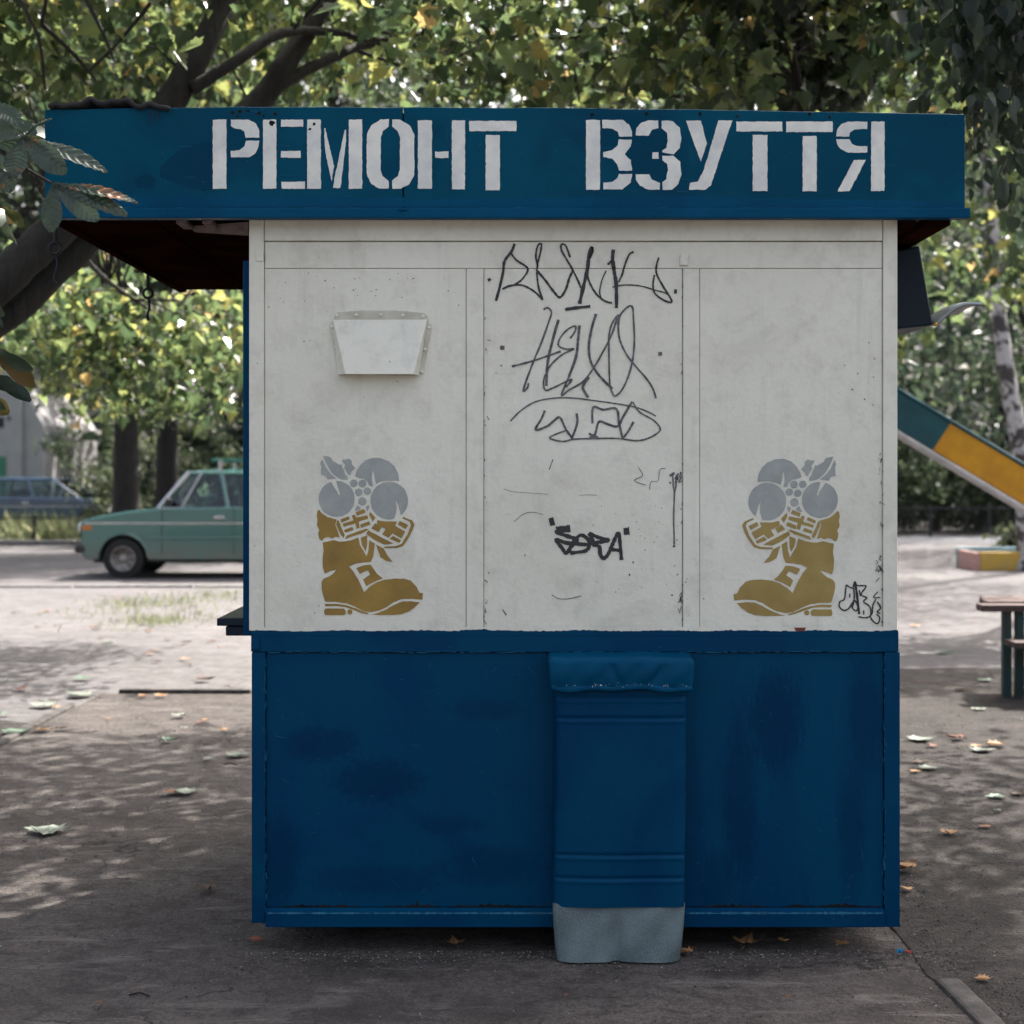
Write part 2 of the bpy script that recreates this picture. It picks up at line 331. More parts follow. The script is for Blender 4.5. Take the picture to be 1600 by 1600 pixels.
TPL['pebble'] = pebble_template()
def leaves_mesh(name, mat, tpl, pos, size, parent=None, pitch=(-70, 5), roll=35, kind=None):
    T, F = TPL[tpl]; N = len(pos); k = len(T)
    yaw = rng.uniform(0, 2*np.pi, N); pt = np.radians(rng.uniform(pitch[0], pitch[1], N)); rl = np.radians(rng.normal(0, roll, N))
    s = size * np.clip(rng.lognormal(-0.12, 0.33, N), 0.35, 1.5)
    cy, sy, cp, sp, cr, sr = np.cos(yaw), np.sin(yaw), np.cos(pt), np.sin(pt), np.cos(rl), np.sin(rl)
    z = np.zeros(N); o = np.ones(N)
    Rz = np.array([[cy, -sy, z], [sy, cy, z], [z, z, o]]).transpose(2, 0, 1)
    Rx = np.array([[o, z, z], [z, cp, -sp], [z, sp, cp]]).transpose(2, 0, 1)
    Ry = np.array([[cr, z, sr], [z, o, z], [-sr, z, cr]]).transpose(2, 0, 1)
    A = Rz @ Rx @ Ry
    V = np.einsum('nij,kj->nki', A, T) * s[:, None, None] + np.asarray(pos)[:, None, :]
    if parent is not None: V = V - np.array(rootloc(parent))
    V = V.reshape(-1, 3)
    fl = np.concatenate([np.array(f) for f in F]); tot = np.array([len(f) for f in F])
    L = (fl[None, :] + (np.arange(N) * k)[:, None]).ravel()
    LT = np.tile(tot, N); LS = np.concatenate([[0], np.cumsum(LT)[:-1]])
    me = bpy.data.meshes.new(name)
    me.vertices.add(len(V)); me.vertices.foreach_set('co', V.ravel().astype(np.float32))
    me.loops.add(len(L)); me.loops.foreach_set('vertex_index', L.astype(np.int32))
    me.polygons.add(len(LT)); me.polygons.foreach_set('loop_start', LS.astype(np.int32)); me.polygons.foreach_set('loop_total', LT.astype(np.int32))
    me.update(calc_edges=True); me.materials.append(mat)
    ob = bpy.data.objects.new(name, me); col.objects.link(ob)
    if parent is not None: ob.parent = parent
    if kind: ob['kind'] = kind
    return ob

def scatter(centers, n_per, spread):
    c = np.repeat(np.asarray(centers), n_per, axis=0)
    g = rng.normal(0, 1, c.shape); g = np.clip(g, -2.0, 2.0)
    return c + g * np.asarray(spread)

def limb(mb, pts, r0, r1, n=8, sub=5, wob=0.06):
    P = crom(pts, sub); m = len(P)
    mb.tube(P, [r0 + (r1 - r0) * i / (m - 1) for i in range(m)], n, wob=wob); return P

def twigs(mb, src, centers, r0=0.02, r1=0.005, every=1):
    S = np.array([tuple(p) for p in src])
    for c in list(centers)[::every]:
        d = np.linalg.norm(S - np.array(c), axis=1); p = Vector(S[np.argmin(d)]); q = Vector(c)
        a = p.lerp(q, 0.35) + Vector((random.uniform(-.1, .1), random.uniform(-.1, .1), 0.12 * (q - p).length))
        b = p.lerp(q, 0.7) + Vector((random.uniform(-.1, .1), random.uniform(-.1, .1), 0.10 * (q - p).length))
        mb.tube([p, a, b, q], [r0, r0 * .75, r1 * 1.5, r1], 5, cap=False)

def ellip(n, c, r, hollow=0.35):
    out = []
    while len(out) < n:
        p = rng.uniform(-1, 1, 3); d = np.linalg.norm(p)
        if d < 1 and (d > hollow or random.random() < 0.3): out.append(np.array(c) + p * np.array(r))
    return np.array(out)

def tree(name, label, base, height, r, crown_c, crown_r, nclump, nper, lsize, lmat, bmat='bark_d', tpl='simple', lean=(0, 0), spread=0.45, mids=None, cat='tree', group=None, zmin=None):
    root = empty(name, base, label, cat, group); b = Vector(base); mb = MB()
    top = Vector((b.x + lean[0], b.y + lean[1], height))
    pts = mids if mids else [b, b.lerp(top, .33) + Vector((random.uniform(-.12, .12), 0, 0)), b.lerp(top, .66) + Vector((random.uniform(-.2, .2), 0, 0)), top]
    pts = [Vector(p) for p in pts]
    src = limb(mb, pts, r, r * 0.25, 12, 8)
    mb.tube([pts[0] + Vector((0, 0, -0.1)), pts[0] + Vector((0, 0, 0.12)), pts[0].lerp(pts[1], 0.12)], [r * 1.5, r * 1.25, r * 1.0], 12, wob=0.1)
    cs = ellip(nclump, crown_c, crown_r)
    if zmin is not None: cs[:, 2] = np.maximum(cs[:, 2], zmin + rng.uniform(0, 1.0, len(cs)))
    allsrc = list(src[len(src)//3:])
    for q in ellip(7, crown_c, [k * .6 for k in crown_r]):
        s = random.choice(src[len(src)//3: -2]); q = Vector(q)
        allsrc += limb(mb, [s, s.lerp(q, .5) + Vector((0, 0, .3)), q], r * .4, r * .1, 6, 4)
    twigs(mb, allsrc, cs, r * .09, r * .03)
    mb.build('trunk', M[bmat], root, smooth=True)
    leaves_mesh('crown', M[lmat], tpl, scatter(cs, nper, (spread, spread, spread * .6)), lsize, root)
    return root

# ------------------------------------------------------------------ ground, roads, kerbs
def blob(pts, z, jit=0.06, step=0.25):
    out = []
    n = len(pts)
    for i in range(n):
        a, b = Vector((*pts[i], z)), Vector((*pts[(i+1) % n], z)); m = max(1, min(80, int((b-a).length / step)))
        for k in range(m):
            p = a.lerp(b, k / m); out.append((p.x + random.gauss(0, jit), p.y + random.gauss(0, jit), z))
    return out
def sheet(name, pts, z, mat, jit=0.06, step=0.25):
    mb = MB(); mb.poly(blob(pts, z, jit, step)); return tag(mb.build(name, M[mat]), kind='structure')
mb = MB(); mb.poly([(-250, -60, 0), (250, -60, 0), (250, 300, 0), (-250, 300, 0)]); tag(mb.build('ground', M['sand']), kind='structure')
sheet('asphalt_pad', [(-2.76, 1.0), (1.27, 1.0), (1.27, 4.9), (1.35, 8.0), (1.3, 10.9), (-2.76, 10.9)], 0.004, 'asphalt', 0.01)
sheet('dirt_yard', [(1.27, 0.5), (9, 0.5), (9, 12.3), (1.2, 12.3), (1.2, 9.0)], 0.008, 'dirt', 0.03)
sheet('dirt_verge', [(-9, 0.5), (-2.84, 0.5), (-2.84, 9.5), (-3.3, 9.9), (-9, 9.4)], 0.008, 'dirt', 0.04)
sheet('road', [(-70, 21.35), (-1.0, 21.35), (-0.4, 33.6), (-70, 33.6)], 0.006, 'road', 0.03, 0.6)
sheet('path', [(4, 35.0), (45, 35.0), (45, 38.6), (4, 38.6)], 0.006, 'grey_path', 0.05, 0.6)
sheet('dark_soil', [(2, 38.9), (45, 38.9), (45, 60), (2, 60)], 0.010, 'dirt', 0.1, 0.8)
sheet('meadow', [(-200, 60.3), (200, 60.3), (200, 290), (-200, 290)], 0.012, 'meadow', 0.3, 3)
sheet('lawn_soil', [(-60, 33.9), (-0.6, 33.9), (-0.6, 60), (-60, 60)], 0.010, 'meadow', 0.1, 0.8)

def kerb(name, label, a, b, w, h, n, mat='concrete', group=None, gap=0.012, tilt=0.0):
    root = empty(name, (a[0], a[1], 0), label, 'kerb', group)
    A, B = Vector((*a, 0)), Vector((*b, 0)); d = (B - A).normalized(); nrm = Vector((-d.y, d.x, 0)); L = (B - A).length / n
    for i in range(n):
        p = A + d * (i * L + gap) + nrm * random.uniform(-.012, .012); q = A + d * ((i+1) * L - gap) + nrm * random.uniform(-.012, .012)
        z0, z1 = h + random.uniform(-.006, .006), h + random.uniform(-.006, .006)
        m = MB(); u = nrm * w / 2
        m.add([p-u-Vector((0,0,.1)), q-u-Vector((0,0,.1)), q+u-Vector((0,0,.1)), p+u-Vector((0,0,.1)),
               p-u+Vector((0,0,z0)), q-u+Vector((0,0,z1)), q+u+Vector((0,0,z1)), p+u+Vector((0,0,z0))],
              [(0,3,2,1),(4,5,6,7),(0,1,5,4),(1,2,6,5),(2,3,7,6),(3,0,4,7)])
        m.build('kerbstone', M[mat], root, bevel=0.012)
    return root
kerb('kerb', 'low concrete kerb running away from the viewer at the left edge of the asphalt', (-2.80, 2.6), (-2.80, 10.3), 0.07, 0.026, 5, 'kerb_dull')
kerb('kerb', 'low kerb across the back of the asphalt, behind the kiosk on its left', (-2.66, 10.95), (1.0, 10.95), 0.07, 0.030, 4, 'kerb_dull')
kerb('kerb', 'broken kerb sunk in the dirt at the lower right corner', (1.31, 1.0), (1.27, 4.72), 0.075, 0.022, 7, 'kerb_dull')
kerb('kerb', 'thin dark kerb along the near side of the road by the green car', (-20, 21.3), (-1.0, 21.3), 0.14, 0.03, 12)
kerb('kerb', 'pale kerb along the far side of the road below the grass', (-24, 33.75), (-0.8, 33.75), 0.18, 0.12, 14)

# ------------------------------------------------------------------ kiosk
YF = 5.0
KS = FPX / YF
def K(px, py, d=0.0): return ((px - CX) / KS, YF - d, CAMH - (py - YH) / KS)
kiosk = empty('kiosk', (0.19, 5.9, 0), 'white and blue shoe repair kiosk with lettered blue fascia and boot stencils', 'kiosk')
def kbox(name, mat, x0, x1, y0, y1, d, back=0.03, bevel=0.0018):
    a = K(x0, y0); b = K(x1, y1); m = MB(); m.box(a[0], b[0], YF - d, YF + back, b[2], a[2])
    return m.build(name, M[mat], kiosk, bevel=bevel)
YB = 6.86
xl, xr = K(392, 0)[0], K(1401, 0)[0]
z_split, z_bot, z_top = K(0, 986)[2], K(0, 1440)[2], K(0, 330)[2]
m = MB(); m.box(xl + .012, xr - .012, YF + .0022, YB - .01, z_split + .002, z_top); m.build('wall_core', M['core'], kiosk)
m = MB(); m.box(xl + .012, xr - .012, YF + .006, YB - .01, z_bot + .01, z_split); m.build('wall_core', M['navy'], kiosk)
m = MB(); m.box(xl, xr, YB + .001, YB + .02, z_bot, z_top); m.build('back_panel', M['blue'], kiosk)
for x_ in (xl, xr - .011):
    m = MB(); m.box(x_, x_ + .011, YF + .031, YB, z_bot, z_split); m.build('side_panel', M['blue'], kiosk)
    m = MB(); m.box(x_, x_ + .011, YF + .031, YB, z_split + .003, z_top); m.build('side_panel', M['white'], kiosk)
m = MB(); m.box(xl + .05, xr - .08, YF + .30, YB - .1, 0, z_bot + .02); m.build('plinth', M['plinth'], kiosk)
kbox('post', 'white', 390, 413, 343, 985, .010)
kbox('post', 'white', 1379, 1401, 343, 985, .010)
kbox('frieze', 'white', 414, 1378, 343, 376.6, .009)
kbox('header', 'white', 414, 1378, 378.4, 419.3, .003)
kbox('panel', 'white', 413.7, 728.2, 420, 985, .001)
kbox('batten', 'white', 729, 755.4, 420, 985, .006)
kbox('door_panel', 'white', 756.3, 1065.8, 420, 985, .001)
kbox('batten', 'white', 1067.2, 1092.4, 420, 985, .006)
kbox('panel', 'white', 1093.2, 1378.2, 420, 985, .001)
kbox('hinge_plate', 'white', 401, 413, 394, 409, .016, .0)
kbox('hinge_plate', 'white', 1062, 1075, 399, 415, .012, .0)
kbox('rail', 'blue', 393, 1403, 987, 1018, .010)
kbox('post', 'blue', 394, 415, 1019, 1441, .010)
kbox('post', 'blue', 1381, 1405, 1019, 1447, .010)
kbox('panel', 'blue_l', 416, 866, 1020, 1417, .001)
kbox('panel', 'blue_s', 866.3, 1380, 1020, 1417, .001)
kbox('hinge_plate', 'blue', 393.5, 407, 996, 1014, .017, .0)
# sill angle: sloped lip along the bottom
a, b = K(416, 1418), K(1380, 1446)
m = MB(); m.prism([(a[0], YF - .001, a[2]), (a[0], YF - .022, a[2] - .012), (a[0], YF - .022, b[2]), (a[0], YF + .03, b[2]), (a[0], YF + .03, a[2])], (b[0] - a[0], 0, 0))
m.build('sill_rail', M['trim'] if False else M['blue'], kiosk, bevel=.002)
m = MB(); up = []; lo = []
for i in range(240):
    px = 420 + i * (1376 - 420) / 239; w_ = max(.15, random.gauss(1.0, .8))
    up.append(K(px, 1423.5 - w_, .0228)); lo.append(K(px, 1424.5 + w_ * .6, .0228))
m.add(up + lo, [(i, i + 1, 241 + i, 240 + i) for i in range(239) if not (225 > i * 1 > 0 and 860 < 420 + i * 4 < 1070)]); m.build('worn_edge', simple('worn_blue_highlight', (.02, .16, .26), .5, scale=30, c2=(.004, .07, .14)), kiosk)  # worn lighter strip, with the sill's highlight painted into it
m = MB()
for x0, x1 in ((440, 560), (600, 690), (700, 850), (1090, 1200), (1220, 1375)):
    n_ = 26; t_ = [K(x0 + (x1 - x0) * i / n_, 1416 - abs(random.gauss(0, 3.2)) * math.sin(math.pi * i / n_), .0016) for i in range(n_ + 1)]; b_ = [K(x0 + (x1 - x0) * i / n_, 1417.2, .0016) for i in range(n_ + 1)]
    m.add(t_ + b_, [(i, i+1, n_+2+i, n_+1+i) for i in range(n_)])
tag(m.build('peeled_paint_shadow', M['plinth'], kiosk), kind='stuff')  # dark ragged strips: peeled paint with its shadow painted in
# ragged blue brush edge over the white paint and little paint runs
m = MB(); up = []; lo = []
for i in range(260):
    px = 394 + i * (1402 - 394) / 259
    up.append(K(px, 985.5 - abs(random.gauss(0, .7)) - (2.0 if 720 < px < 760 else 0) - .7 * math.sin(px * .05), .0112)); lo.append(K(px, 992, .0112))
m.add(up + lo, [(i, i + 1, 260 + i + 1, 260 + i) for i in range(259)]); m.build('brushed_edge', M['blue'], kiosk)
m = MB(); up = []; lo = []
for i in range(200):
    px = 394 + i * (1400 - 394) / 199
    up.append(K(px, 979, .0105)); lo.append(K(px, 985.5 + abs(random.gauss(0, .7)), .0105))
m.add(up + lo, [(i, i + 1, 201 + i, 200 + i) for i in range(199)]); m.build('paint_drip_edge', M['white'], kiosk)
m = MB(); m.prism([K(1240, 980, .0125), K(1258, 980, .0125), K(1256, 986, .0125), K(1242, 985, .0125)], (0, .001, 0)); m.build('rust_patch', M['rust'], kiosk)

# fascia -----------------------------------------------------------
YS = 4.93
def S(px, py, d=0.0):
    k = FPX / YS; return ((px - CX) / k, YS - d, CAMH - (py - YH) / k)
def fascia_top(px): return np.interp(px, [65, 110, 240, 400, 860, 1200, 1510], [171, 171, 168.5, 167, 168.5, 173, 178.5])
for x0, x1, mt in ((70, 629, 'fascia'), (631, 1508, 'fascia')):
    xs = np.linspace(x0, x1, 24)
    pts = [S(x, fascia_top(x) + random.uniform(-.5, .5)) for x in xs] + [S(x1, 327), S(x0, 327)]
    m = MB(); m.prism(pts, (0, .03, 0)); m.build('fascia_board', M[mt], kiosk, bevel=.002)
a, b = S(64, 326), S(1514, 342)
m = MB(); m.box(a[0], b[0], YS - .018, YS + .028, b[2], a[2]); m.build('fascia_trim', M['trim'], kiosk, bevel=.003)
m = MB(); m.box(S(630, 0)[0] - .012, S(630, 0)[0] + .012, YS - .024, YS - .0185, S(0, 330)[2], S(0, 326.5)[2]); m.build('joint_clip', M['trim'], kiosk)
zt, zb = S(0, 176)[2], S(0, 340)[2]
XL, XR = S(70, 0)[0], S(1508, 0)[0]
for x in (XL, XR - .03):
    m = MB(); m.box(x, x + .03, YS + .032, YB + .06, zb + .012, zt); m.build('fascia_side', M['fascia'], kiosk, bevel=.003)
m = MB(); m.box(XL + .032, XR - .032, YB + .03, YB + .06, zb + .012, zt - .01); m.build('fascia_back', M['fascia'], kiosk)
m = MB(); m.box(XL + .01, XR - .01, YS + .034, YB + .05, zt - .006, zt + .006); m.build('roof', M['felt'], kiosk)
# curled felt flap, top left
def flap(u, v):
    p = S(76 + u * 190, 0); h = .022 * math.sin(math.pi * min(1, u * 1.05)) + .006 * math.sin(u * 23)
    return (p[0], YS - .012 + v * .35, zt + .018 + h * (1 - v) + .004 * math.sin(u * 40))
m = MB(); m.grid(flap, 40, 3); o = m.build('felt_flap', M['felt'], kiosk, smooth=True); md = o.modifiers.new('s', 'SOLIDIFY'); md.thickness = .014
# canopy underside
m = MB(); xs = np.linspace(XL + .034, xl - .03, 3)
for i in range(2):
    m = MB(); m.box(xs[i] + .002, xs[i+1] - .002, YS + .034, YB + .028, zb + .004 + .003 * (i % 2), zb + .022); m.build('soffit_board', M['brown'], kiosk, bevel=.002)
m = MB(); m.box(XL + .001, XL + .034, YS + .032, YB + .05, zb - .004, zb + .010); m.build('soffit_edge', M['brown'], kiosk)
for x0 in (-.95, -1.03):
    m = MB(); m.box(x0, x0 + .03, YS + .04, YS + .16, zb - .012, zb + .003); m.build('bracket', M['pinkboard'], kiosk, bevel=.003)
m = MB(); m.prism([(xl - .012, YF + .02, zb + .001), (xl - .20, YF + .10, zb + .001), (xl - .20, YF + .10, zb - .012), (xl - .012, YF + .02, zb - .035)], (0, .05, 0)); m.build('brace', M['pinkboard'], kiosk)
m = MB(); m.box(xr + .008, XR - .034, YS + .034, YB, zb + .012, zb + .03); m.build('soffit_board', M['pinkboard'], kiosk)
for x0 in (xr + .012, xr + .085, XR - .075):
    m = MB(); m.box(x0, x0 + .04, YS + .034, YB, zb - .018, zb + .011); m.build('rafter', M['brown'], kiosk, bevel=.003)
# hatch frame and counter shelf on the left side
a, b = K(377, 405), K(389, 995)
m = MB(); m.box(a[0], xl - .001, YF + .03, YF + .075, b[2], a[2]); m.box(a[0], xl - .001, YB - .14, YB - .1, b[2], a[2]); m.box(a[0] + .002, xl - .001, YF + .076, YB - .141, a[2] - .05, a[2] - .001); m.build('hatch_frame', M['blue'], kiosk, bevel=.003)
m = MB(); m.box(a[0] + .012, xl - .001, YF + .08, YB - .15, z_split, a[2] - .06); m.build('hatch_shutter', M['blue_s'], kiosk)
a, b = K(335, 968), K(376, 980)
m = MB(); m.box(a[0], xl - .026, YF + .04, YB - .3, b[2], a[2]); m.build('counter_shelf', M['navy'], kiosk, bevel=.003)
a, b = K(348, 981), K(376, 996)
m = MB(); m.box(a[0], xl - .003, YF + .05, YB - .35, b[2], a[2]); m.build('shelf_bracket', M['navy'], kiosk, bevel=.003)

# lettering --------------------------------------------------------
Z1 = lambda x, y: (x / 2, y / 2)
Z2 = lambda x, y: (800 + x / 2, y / 2)
def rect(x0, y0, x1, y1): return [(x0, y0), (x1, y0), (x1, y1), (x0, y1)]
LET = {
 'P': (Z1, [rect(665, 374, 708, 590), [(722,374),(778,374),(800,386),(810,407),(810,430),(768,430),(764,412),(752,404),(736,402),(722,394)],
            [(722,472),(750,470),(764,456),(768,440),(810,440),(808,460),(798,480),(778,492),(722,492)]]),
 'E': (Z1, [rect(822,374,864,590), rect(878,374,948,396), rect(878,472,940,493), rect(880,568,953,590)]),
 'M': (Z1, [rect(960,374,1003,590), [(1013,400),(1017,402),(1044,520),(1036,567),(1016,470)], [(1077,408),(1082,404),(1082,440),(1064,588),(1040,588),(1046,555)], rect(1090,374,1132,590)]),
 'O': (Z1, [[(1215,373),(1190,373),(1160,392),(1146,420),(1146,545),(1160,575),(1185,590),(1215,590),(1215,565),(1195,550),(1190,530),(1190,430),(1197,410),(1215,395)],
            [(1226,374),(1250,374),(1280,392),(1295,420),(1295,545),(1280,575),(1252,590),(1226,590),(1226,565),(1243,550),(1250,530),(1250,430),(1243,410),(1226,395)]]),
 'N': (Z1, [rect(1306,376,1350,590), rect(1360,474,1402,494), rect(1412,376,1453,592)]),
 'T': (Z1, [rect(1466,378,1614,410), rect(1518,422,1562,595)]),
 'V': (Z2, [rect(231,375,275,593), [(282,375),(345,375),(366,390),(375,412),(375,427),(335,427),(330,412),(315,403),(282,400)],
            [(375,436),(371,458),(352,482),(371,500),(376,534),(334,534),(329,514),(312,496),(285,491),(285,475),(312,470),(330,455),(334,436)],
            [(376,544),(371,570),(345,592),(285,592),(285,571),(314,568),(330,556),(334,544)]]),
 'Z': (Z2, [[(457,377),(457,400),(437,406),(428,424),(386,424),(389,400),(405,382),(425,377)],
            [(468,377),(500,378),(524,400),(529,432),(524,462),(505,482),(470,476),(470,470),(482,462),(487,440),(484,416),(468,401)],
            rect(438,476,458,496), [(470,487),(505,487),(526,506),(529,545),(520,575),(500,593),(470,593),(470,570),(482,560),(487,532),(484,512),(470,502)],
            [(386,545),(428,545),(437,562),(462,572),(462,593),(425,593),(400,580),(388,562)]]),
 'U': (Z2, [[(543,377),(590,377),(609,447),(590,506)], [(645,377),(688,377),(622,578),(606,593),(553,593),(557,571),(580,567),(598,535)]]),
 'T1': (Z2, [rect(701,380,845,411), rect(752,422,798,597)]),
 'T2': (Z2, [rect(857,380,1002,413), rect(908,425,952,598)]),
 'YA': (Z2, [[(1110,380),(1110,403),(1070,405),(1056,415),(1054,427),(1013,427),(1016,405),(1030,388),(1050,380)],
             [(1013,435),(1054,435),(1062,450),(1075,457),(1110,457),(1110,477),(1050,477),(1026,466),(1015,450)],
             [(1068,500),(1105,500),(1055,598),(1017,598)], rect(1122,380,1164,597)]),
}
def rough_poly(pts, fn, amp=0.45, step=4.0):
    out = []
    for i in range(len(pts)):
        a, b = Vector((*pts[i], 0)), Vector((*pts[(i+1) % len(pts)], 0)); n = max(1, int((b - a).length / step / 2))
        for k in range(n):
            p = a.lerp(b, k / n); out.append(fn(p.x + random.uniform(-amp, amp) * 2, p.y + random.uniform(-amp, amp) * 2))
    return out
for key, (Zf, polys) in LET.items():
    m = MB()
    for p in polys: m.poly(rough_poly(p, lambda x, y: S(*Zf(x, y), .0012)))
    m.build('letter', M['letter'], kiosk)

# paint patches and rust on the fascia
m = MB(); m.poly(rough_poly([(500,520),(560,470),(640,440),(660,445),(664,590),(640,600),(560,575),(500,555)], lambda x, y: S(x/2, y/2, .0006), .8)); m.poly(rough_poly([(420,560),(460,540),(490,560),(480,590),(430,585)], lambda x, y: S(x/2, y/2, .0006), .8))
m.build('paint_patch', blue_paint('blue_paint_patch', (.0003, .036, .075), (.0004, .042, .082), (.0003, .038, .078)), kiosk)
m = MB(); m.poly(rough_poly([(66*2,612),(600,610),(1255,618),(1255,648),(66*2,648)], lambda x, y: S(x/2 + 4, y/2, .0007), .9)); m.build('paint_patch', M['trim'], kiosk)
m = MB(); m.poly(rough_poly([(1266,624),(1620,620),(2100,612),(2560,622),(3000,630),(3012,650),(1266,648)], lambda x, y: S(x/2, y/2, .0007), .9)); m.build('paint_patch', M['trim'], kiosk)
def spots(name, mat, fn, lst, d, par):
    m = MB()
    for (x, y, r) in lst:
        n = 9; m.poly([fn(x + r * random.uniform(.6, 1.2) * math.cos(k * 2 * math.pi / n), y + r * random.uniform(.6, 1.2) * math.sin(k * 2 * math.pi / n), d) for k in range(n)])
    return tag(m.build(name, M[mat], par), kind='stuff')
spots('flaked_paint', 'plinth', S, [(363, 176, 3), (375, 174, 3.5), (388, 173, 2.5), (405, 177, 3), (425, 192, 5), (430, 178, 3), (412, 181, 2), (491, 194, 3), (484, 202, 2.5), (371, 182, 2.5), (1265, 178, 3), (630, 180, 2), (925, 179, 3), (1010, 178, 3), (1094, 178, 3), (1152, 182, 2.5), (1296, 183, 2.5)] + [(1290 + i * 5 + random.uniform(-2, 2), 327 + random.uniform(-1, 9), random.uniform(.8, 2.6)) for i in range(15)], .0189 if False else .0016, kiosk)
m = MB()
for x, y0, y1 in ((234, 170, 196), (241, 170, 190), (248, 171, 187)): m.poly([S(x-.8, y0, .0016), S(x+.8, y0, .0016), S(x+.5, y1, .0016), S(x-.5, y1, .0016)])
m.build('tar_drip', M['felt'], kiosk)

# boot stencils ----------------------------------------------------
def circ(cx, cy, r, n=40, a0=0, a1=360): return [(cx + r * math.cos(R(a0 + (a1 - a0) * k / n)), cy + r * math.sin(R(a0 + (a1 - a0) * k / n))) for k in range(n + (1 if a1 - a0 < 360 else 0))]
SIL = [
 [(192,120),(240,128),(262,138),(275,165),(300,180),(330,200),(350,195),(355,215),(375,250),(380,280),(400,300),(405,330),(350,325),(310,305),(270,270),(235,215),(210,165)],
 [(185,150),(168,185),(178,215),(175,255),(175,288),(215,295),(235,328),(290,320),(312,322),(255,275),(215,220),(197,175)],
 [(355,155),(395,155),(415,145),(440,165),(440,195),(470,230),(440,255),(430,285),(412,290),(395,255),(375,225),(385,200),(368,185)],
 [(468,300),(480,255),(510,205),(560,160),(620,140),(690,142),(760,170),(810,215),(840,275),(848,340),(800,335),(740,335),(690,345),(650,365),(640,330),(632,270),(622,252),(612,300),(615,340),(625,385),(590,382),(580,350),(545,318),(520,316),(500,310)],
 circ(310, 493, 155, 40, -92, 252) + [(290, 395), (315, 430), (326, 462), (338, 450), (325, 410)],
 circ(763, 508, 162, 40, 70, 410 - 0) if False else circ(763, 508, 162, 44, 75, 412) + [(855, 600), (840, 545), (820, 505), (828, 580), (815, 640)],
 circ(457, 360, 33, 16), circ(533, 362, 34, 16), circ(500, 437, 33, 16), circ(574, 427, 32, 16), circ(530, 515, 36, 16),
 [(460,600),(487,548),(522,572),(500,592)], [(560,562),(590,545),(592,570),(574,604)],
]
GOL = [
 [(145,595),(160,590),(185,620),(230,650),(290,668),(310,670),(298,715),(318,770),(335,830),(300,820),(270,835),(240,820),(205,830),(180,855),(160,840),(150,790),(160,760),(140,720),(145,670),(138,640)],
 [(190,870),(230,862),(280,850),(330,862),(380,862),(440,848),(498,824),(510,890),(568,988),(585,930),(592,850),(640,880),(632,940),(625,985),(605,1037),(540,1042),(470,1052),(418,1078),(455,1120),(490,1180),(520,1240),(545,1298),(590,1255),(650,1215),(720,1190),(810,1182),(890,1182),(950,1200),(1000,1250),(1022,1300),(1055,1308),(1048,1362),(960,1355),(870,1358),(800,1385),(740,1425),(680,1455),(600,1470),(540,1460),(470,1425),(400,1395),(300,1382),(212,1380),(195,1330),(180,1270),(178,1210),(200,1180),(250,1160),(290,1125),(310,1103),(260,1115),(205,1138),(190,1080),(188,1010),(198,940)],
 [(648,888),(715,920),(745,980),(795,1038),(735,1028),(685,995)],
 [(517,828),(574,806),(572,900),(558,945),(528,890)],
 [(478,1090),(510,1140),(560,1115),(580,1112),(600,1145),(570,1165),(538,1190),(565,1247),(640,1205),(708,1180),(660,1140),(630,1100),(605,1060),(540,1066)],
 [(208,1400),(300,1398),(390,1410),(470,1435),(540,1465),(585,1478),(580,1488),(530,1480),(450,1450),(380,1425),(300,1418),(210,1420)],
 [(202,1460),(212,1438),(375,1438),(388,1460),(388,1485),(375,1495),(212,1495),(202,1480)], circ(423, 1468, 22, 14),
 [(605,1490),(660,1480),(740,1445),(810,1405),(870,1380),(950,1375),(1028,1385),(980,1430),(930,1465),(870,1488),(800,1495),(680,1495)],
 [(312,680),(325,680),(378,805),(370,830),(345,800),(308,720)],
 [(345,672),(415,642),(422,668),(352,700)], [(475,608),(545,580),(560,610),(485,640)],
 [(440,635),(465,630),(480,655),(575,635),(582,665),(500,690),(510,740),(485,755),(470,705),(370,735),(362,708),(455,680)],
 [(372,762),(445,735),(455,762),(385,785)], [(512,715),(590,685),(600,715),(520,745)],
 [(385,830),(400,808),(560,750),(590,755),(530,790),(450,815),(390,838)],
 [(598,605),(645,655),(620,690),(590,630)],
 [(640,705),(695,738),(672,780),(608,748)],
 [(660,675),(720,688),(830,688),(815,725),(900,775),(868,835),(790,790),(757,830),(702,800),(732,755),(655,712)],
 [(852,682),(925,720),(905,755),(838,715)], [(795,812),(865,850),(850,872),(765,838)],
 [(580,765),(620,785),(800,880),(720,888),(640,850),(565,795)],
 [(885,650),(960,680),(980,715),(965,760),(930,830),(880,900),(830,918),(720,918),(715,905),(820,900),(870,880),(920,800),(950,720),(940,690),(880,662)],
]
def bootmap(mir):
    def fn(x, y):
        px, py = 470 + x / 5.519, 690 + y / 5.519
        if mir: px = 1807 - px; py += 1.5
        return K(px, py, .0022)
    return fn
M['gold2'] = simple('stencil_gold_pale', (0.36, 0.26, 0.075), 0.5, scale=9, c2=(0.27, 0.18, 0.04)); M['gold'] = simple('stencil_gold', (0.34, 0.21, 0.035), 0.5, scale=8, c2=(0.21, 0.125, 0.02))
for mir in (False, True):
    for nm, polys, mt in (('fruit_stencil', SIL, 'silver'), ('boot_stencil', GOL, 'gold')):
        m = MB()
        for i, p in enumerate(polys):
            fn = bootmap(mir); q = rough_poly(p, fn, .7, 12); m.poly([(a_, b_ - i * .00003, c_) for a_, b_, c_ in q])
        m.build(nm, M['gold2' if mir and mt == 'gold' else mt], kiosk)

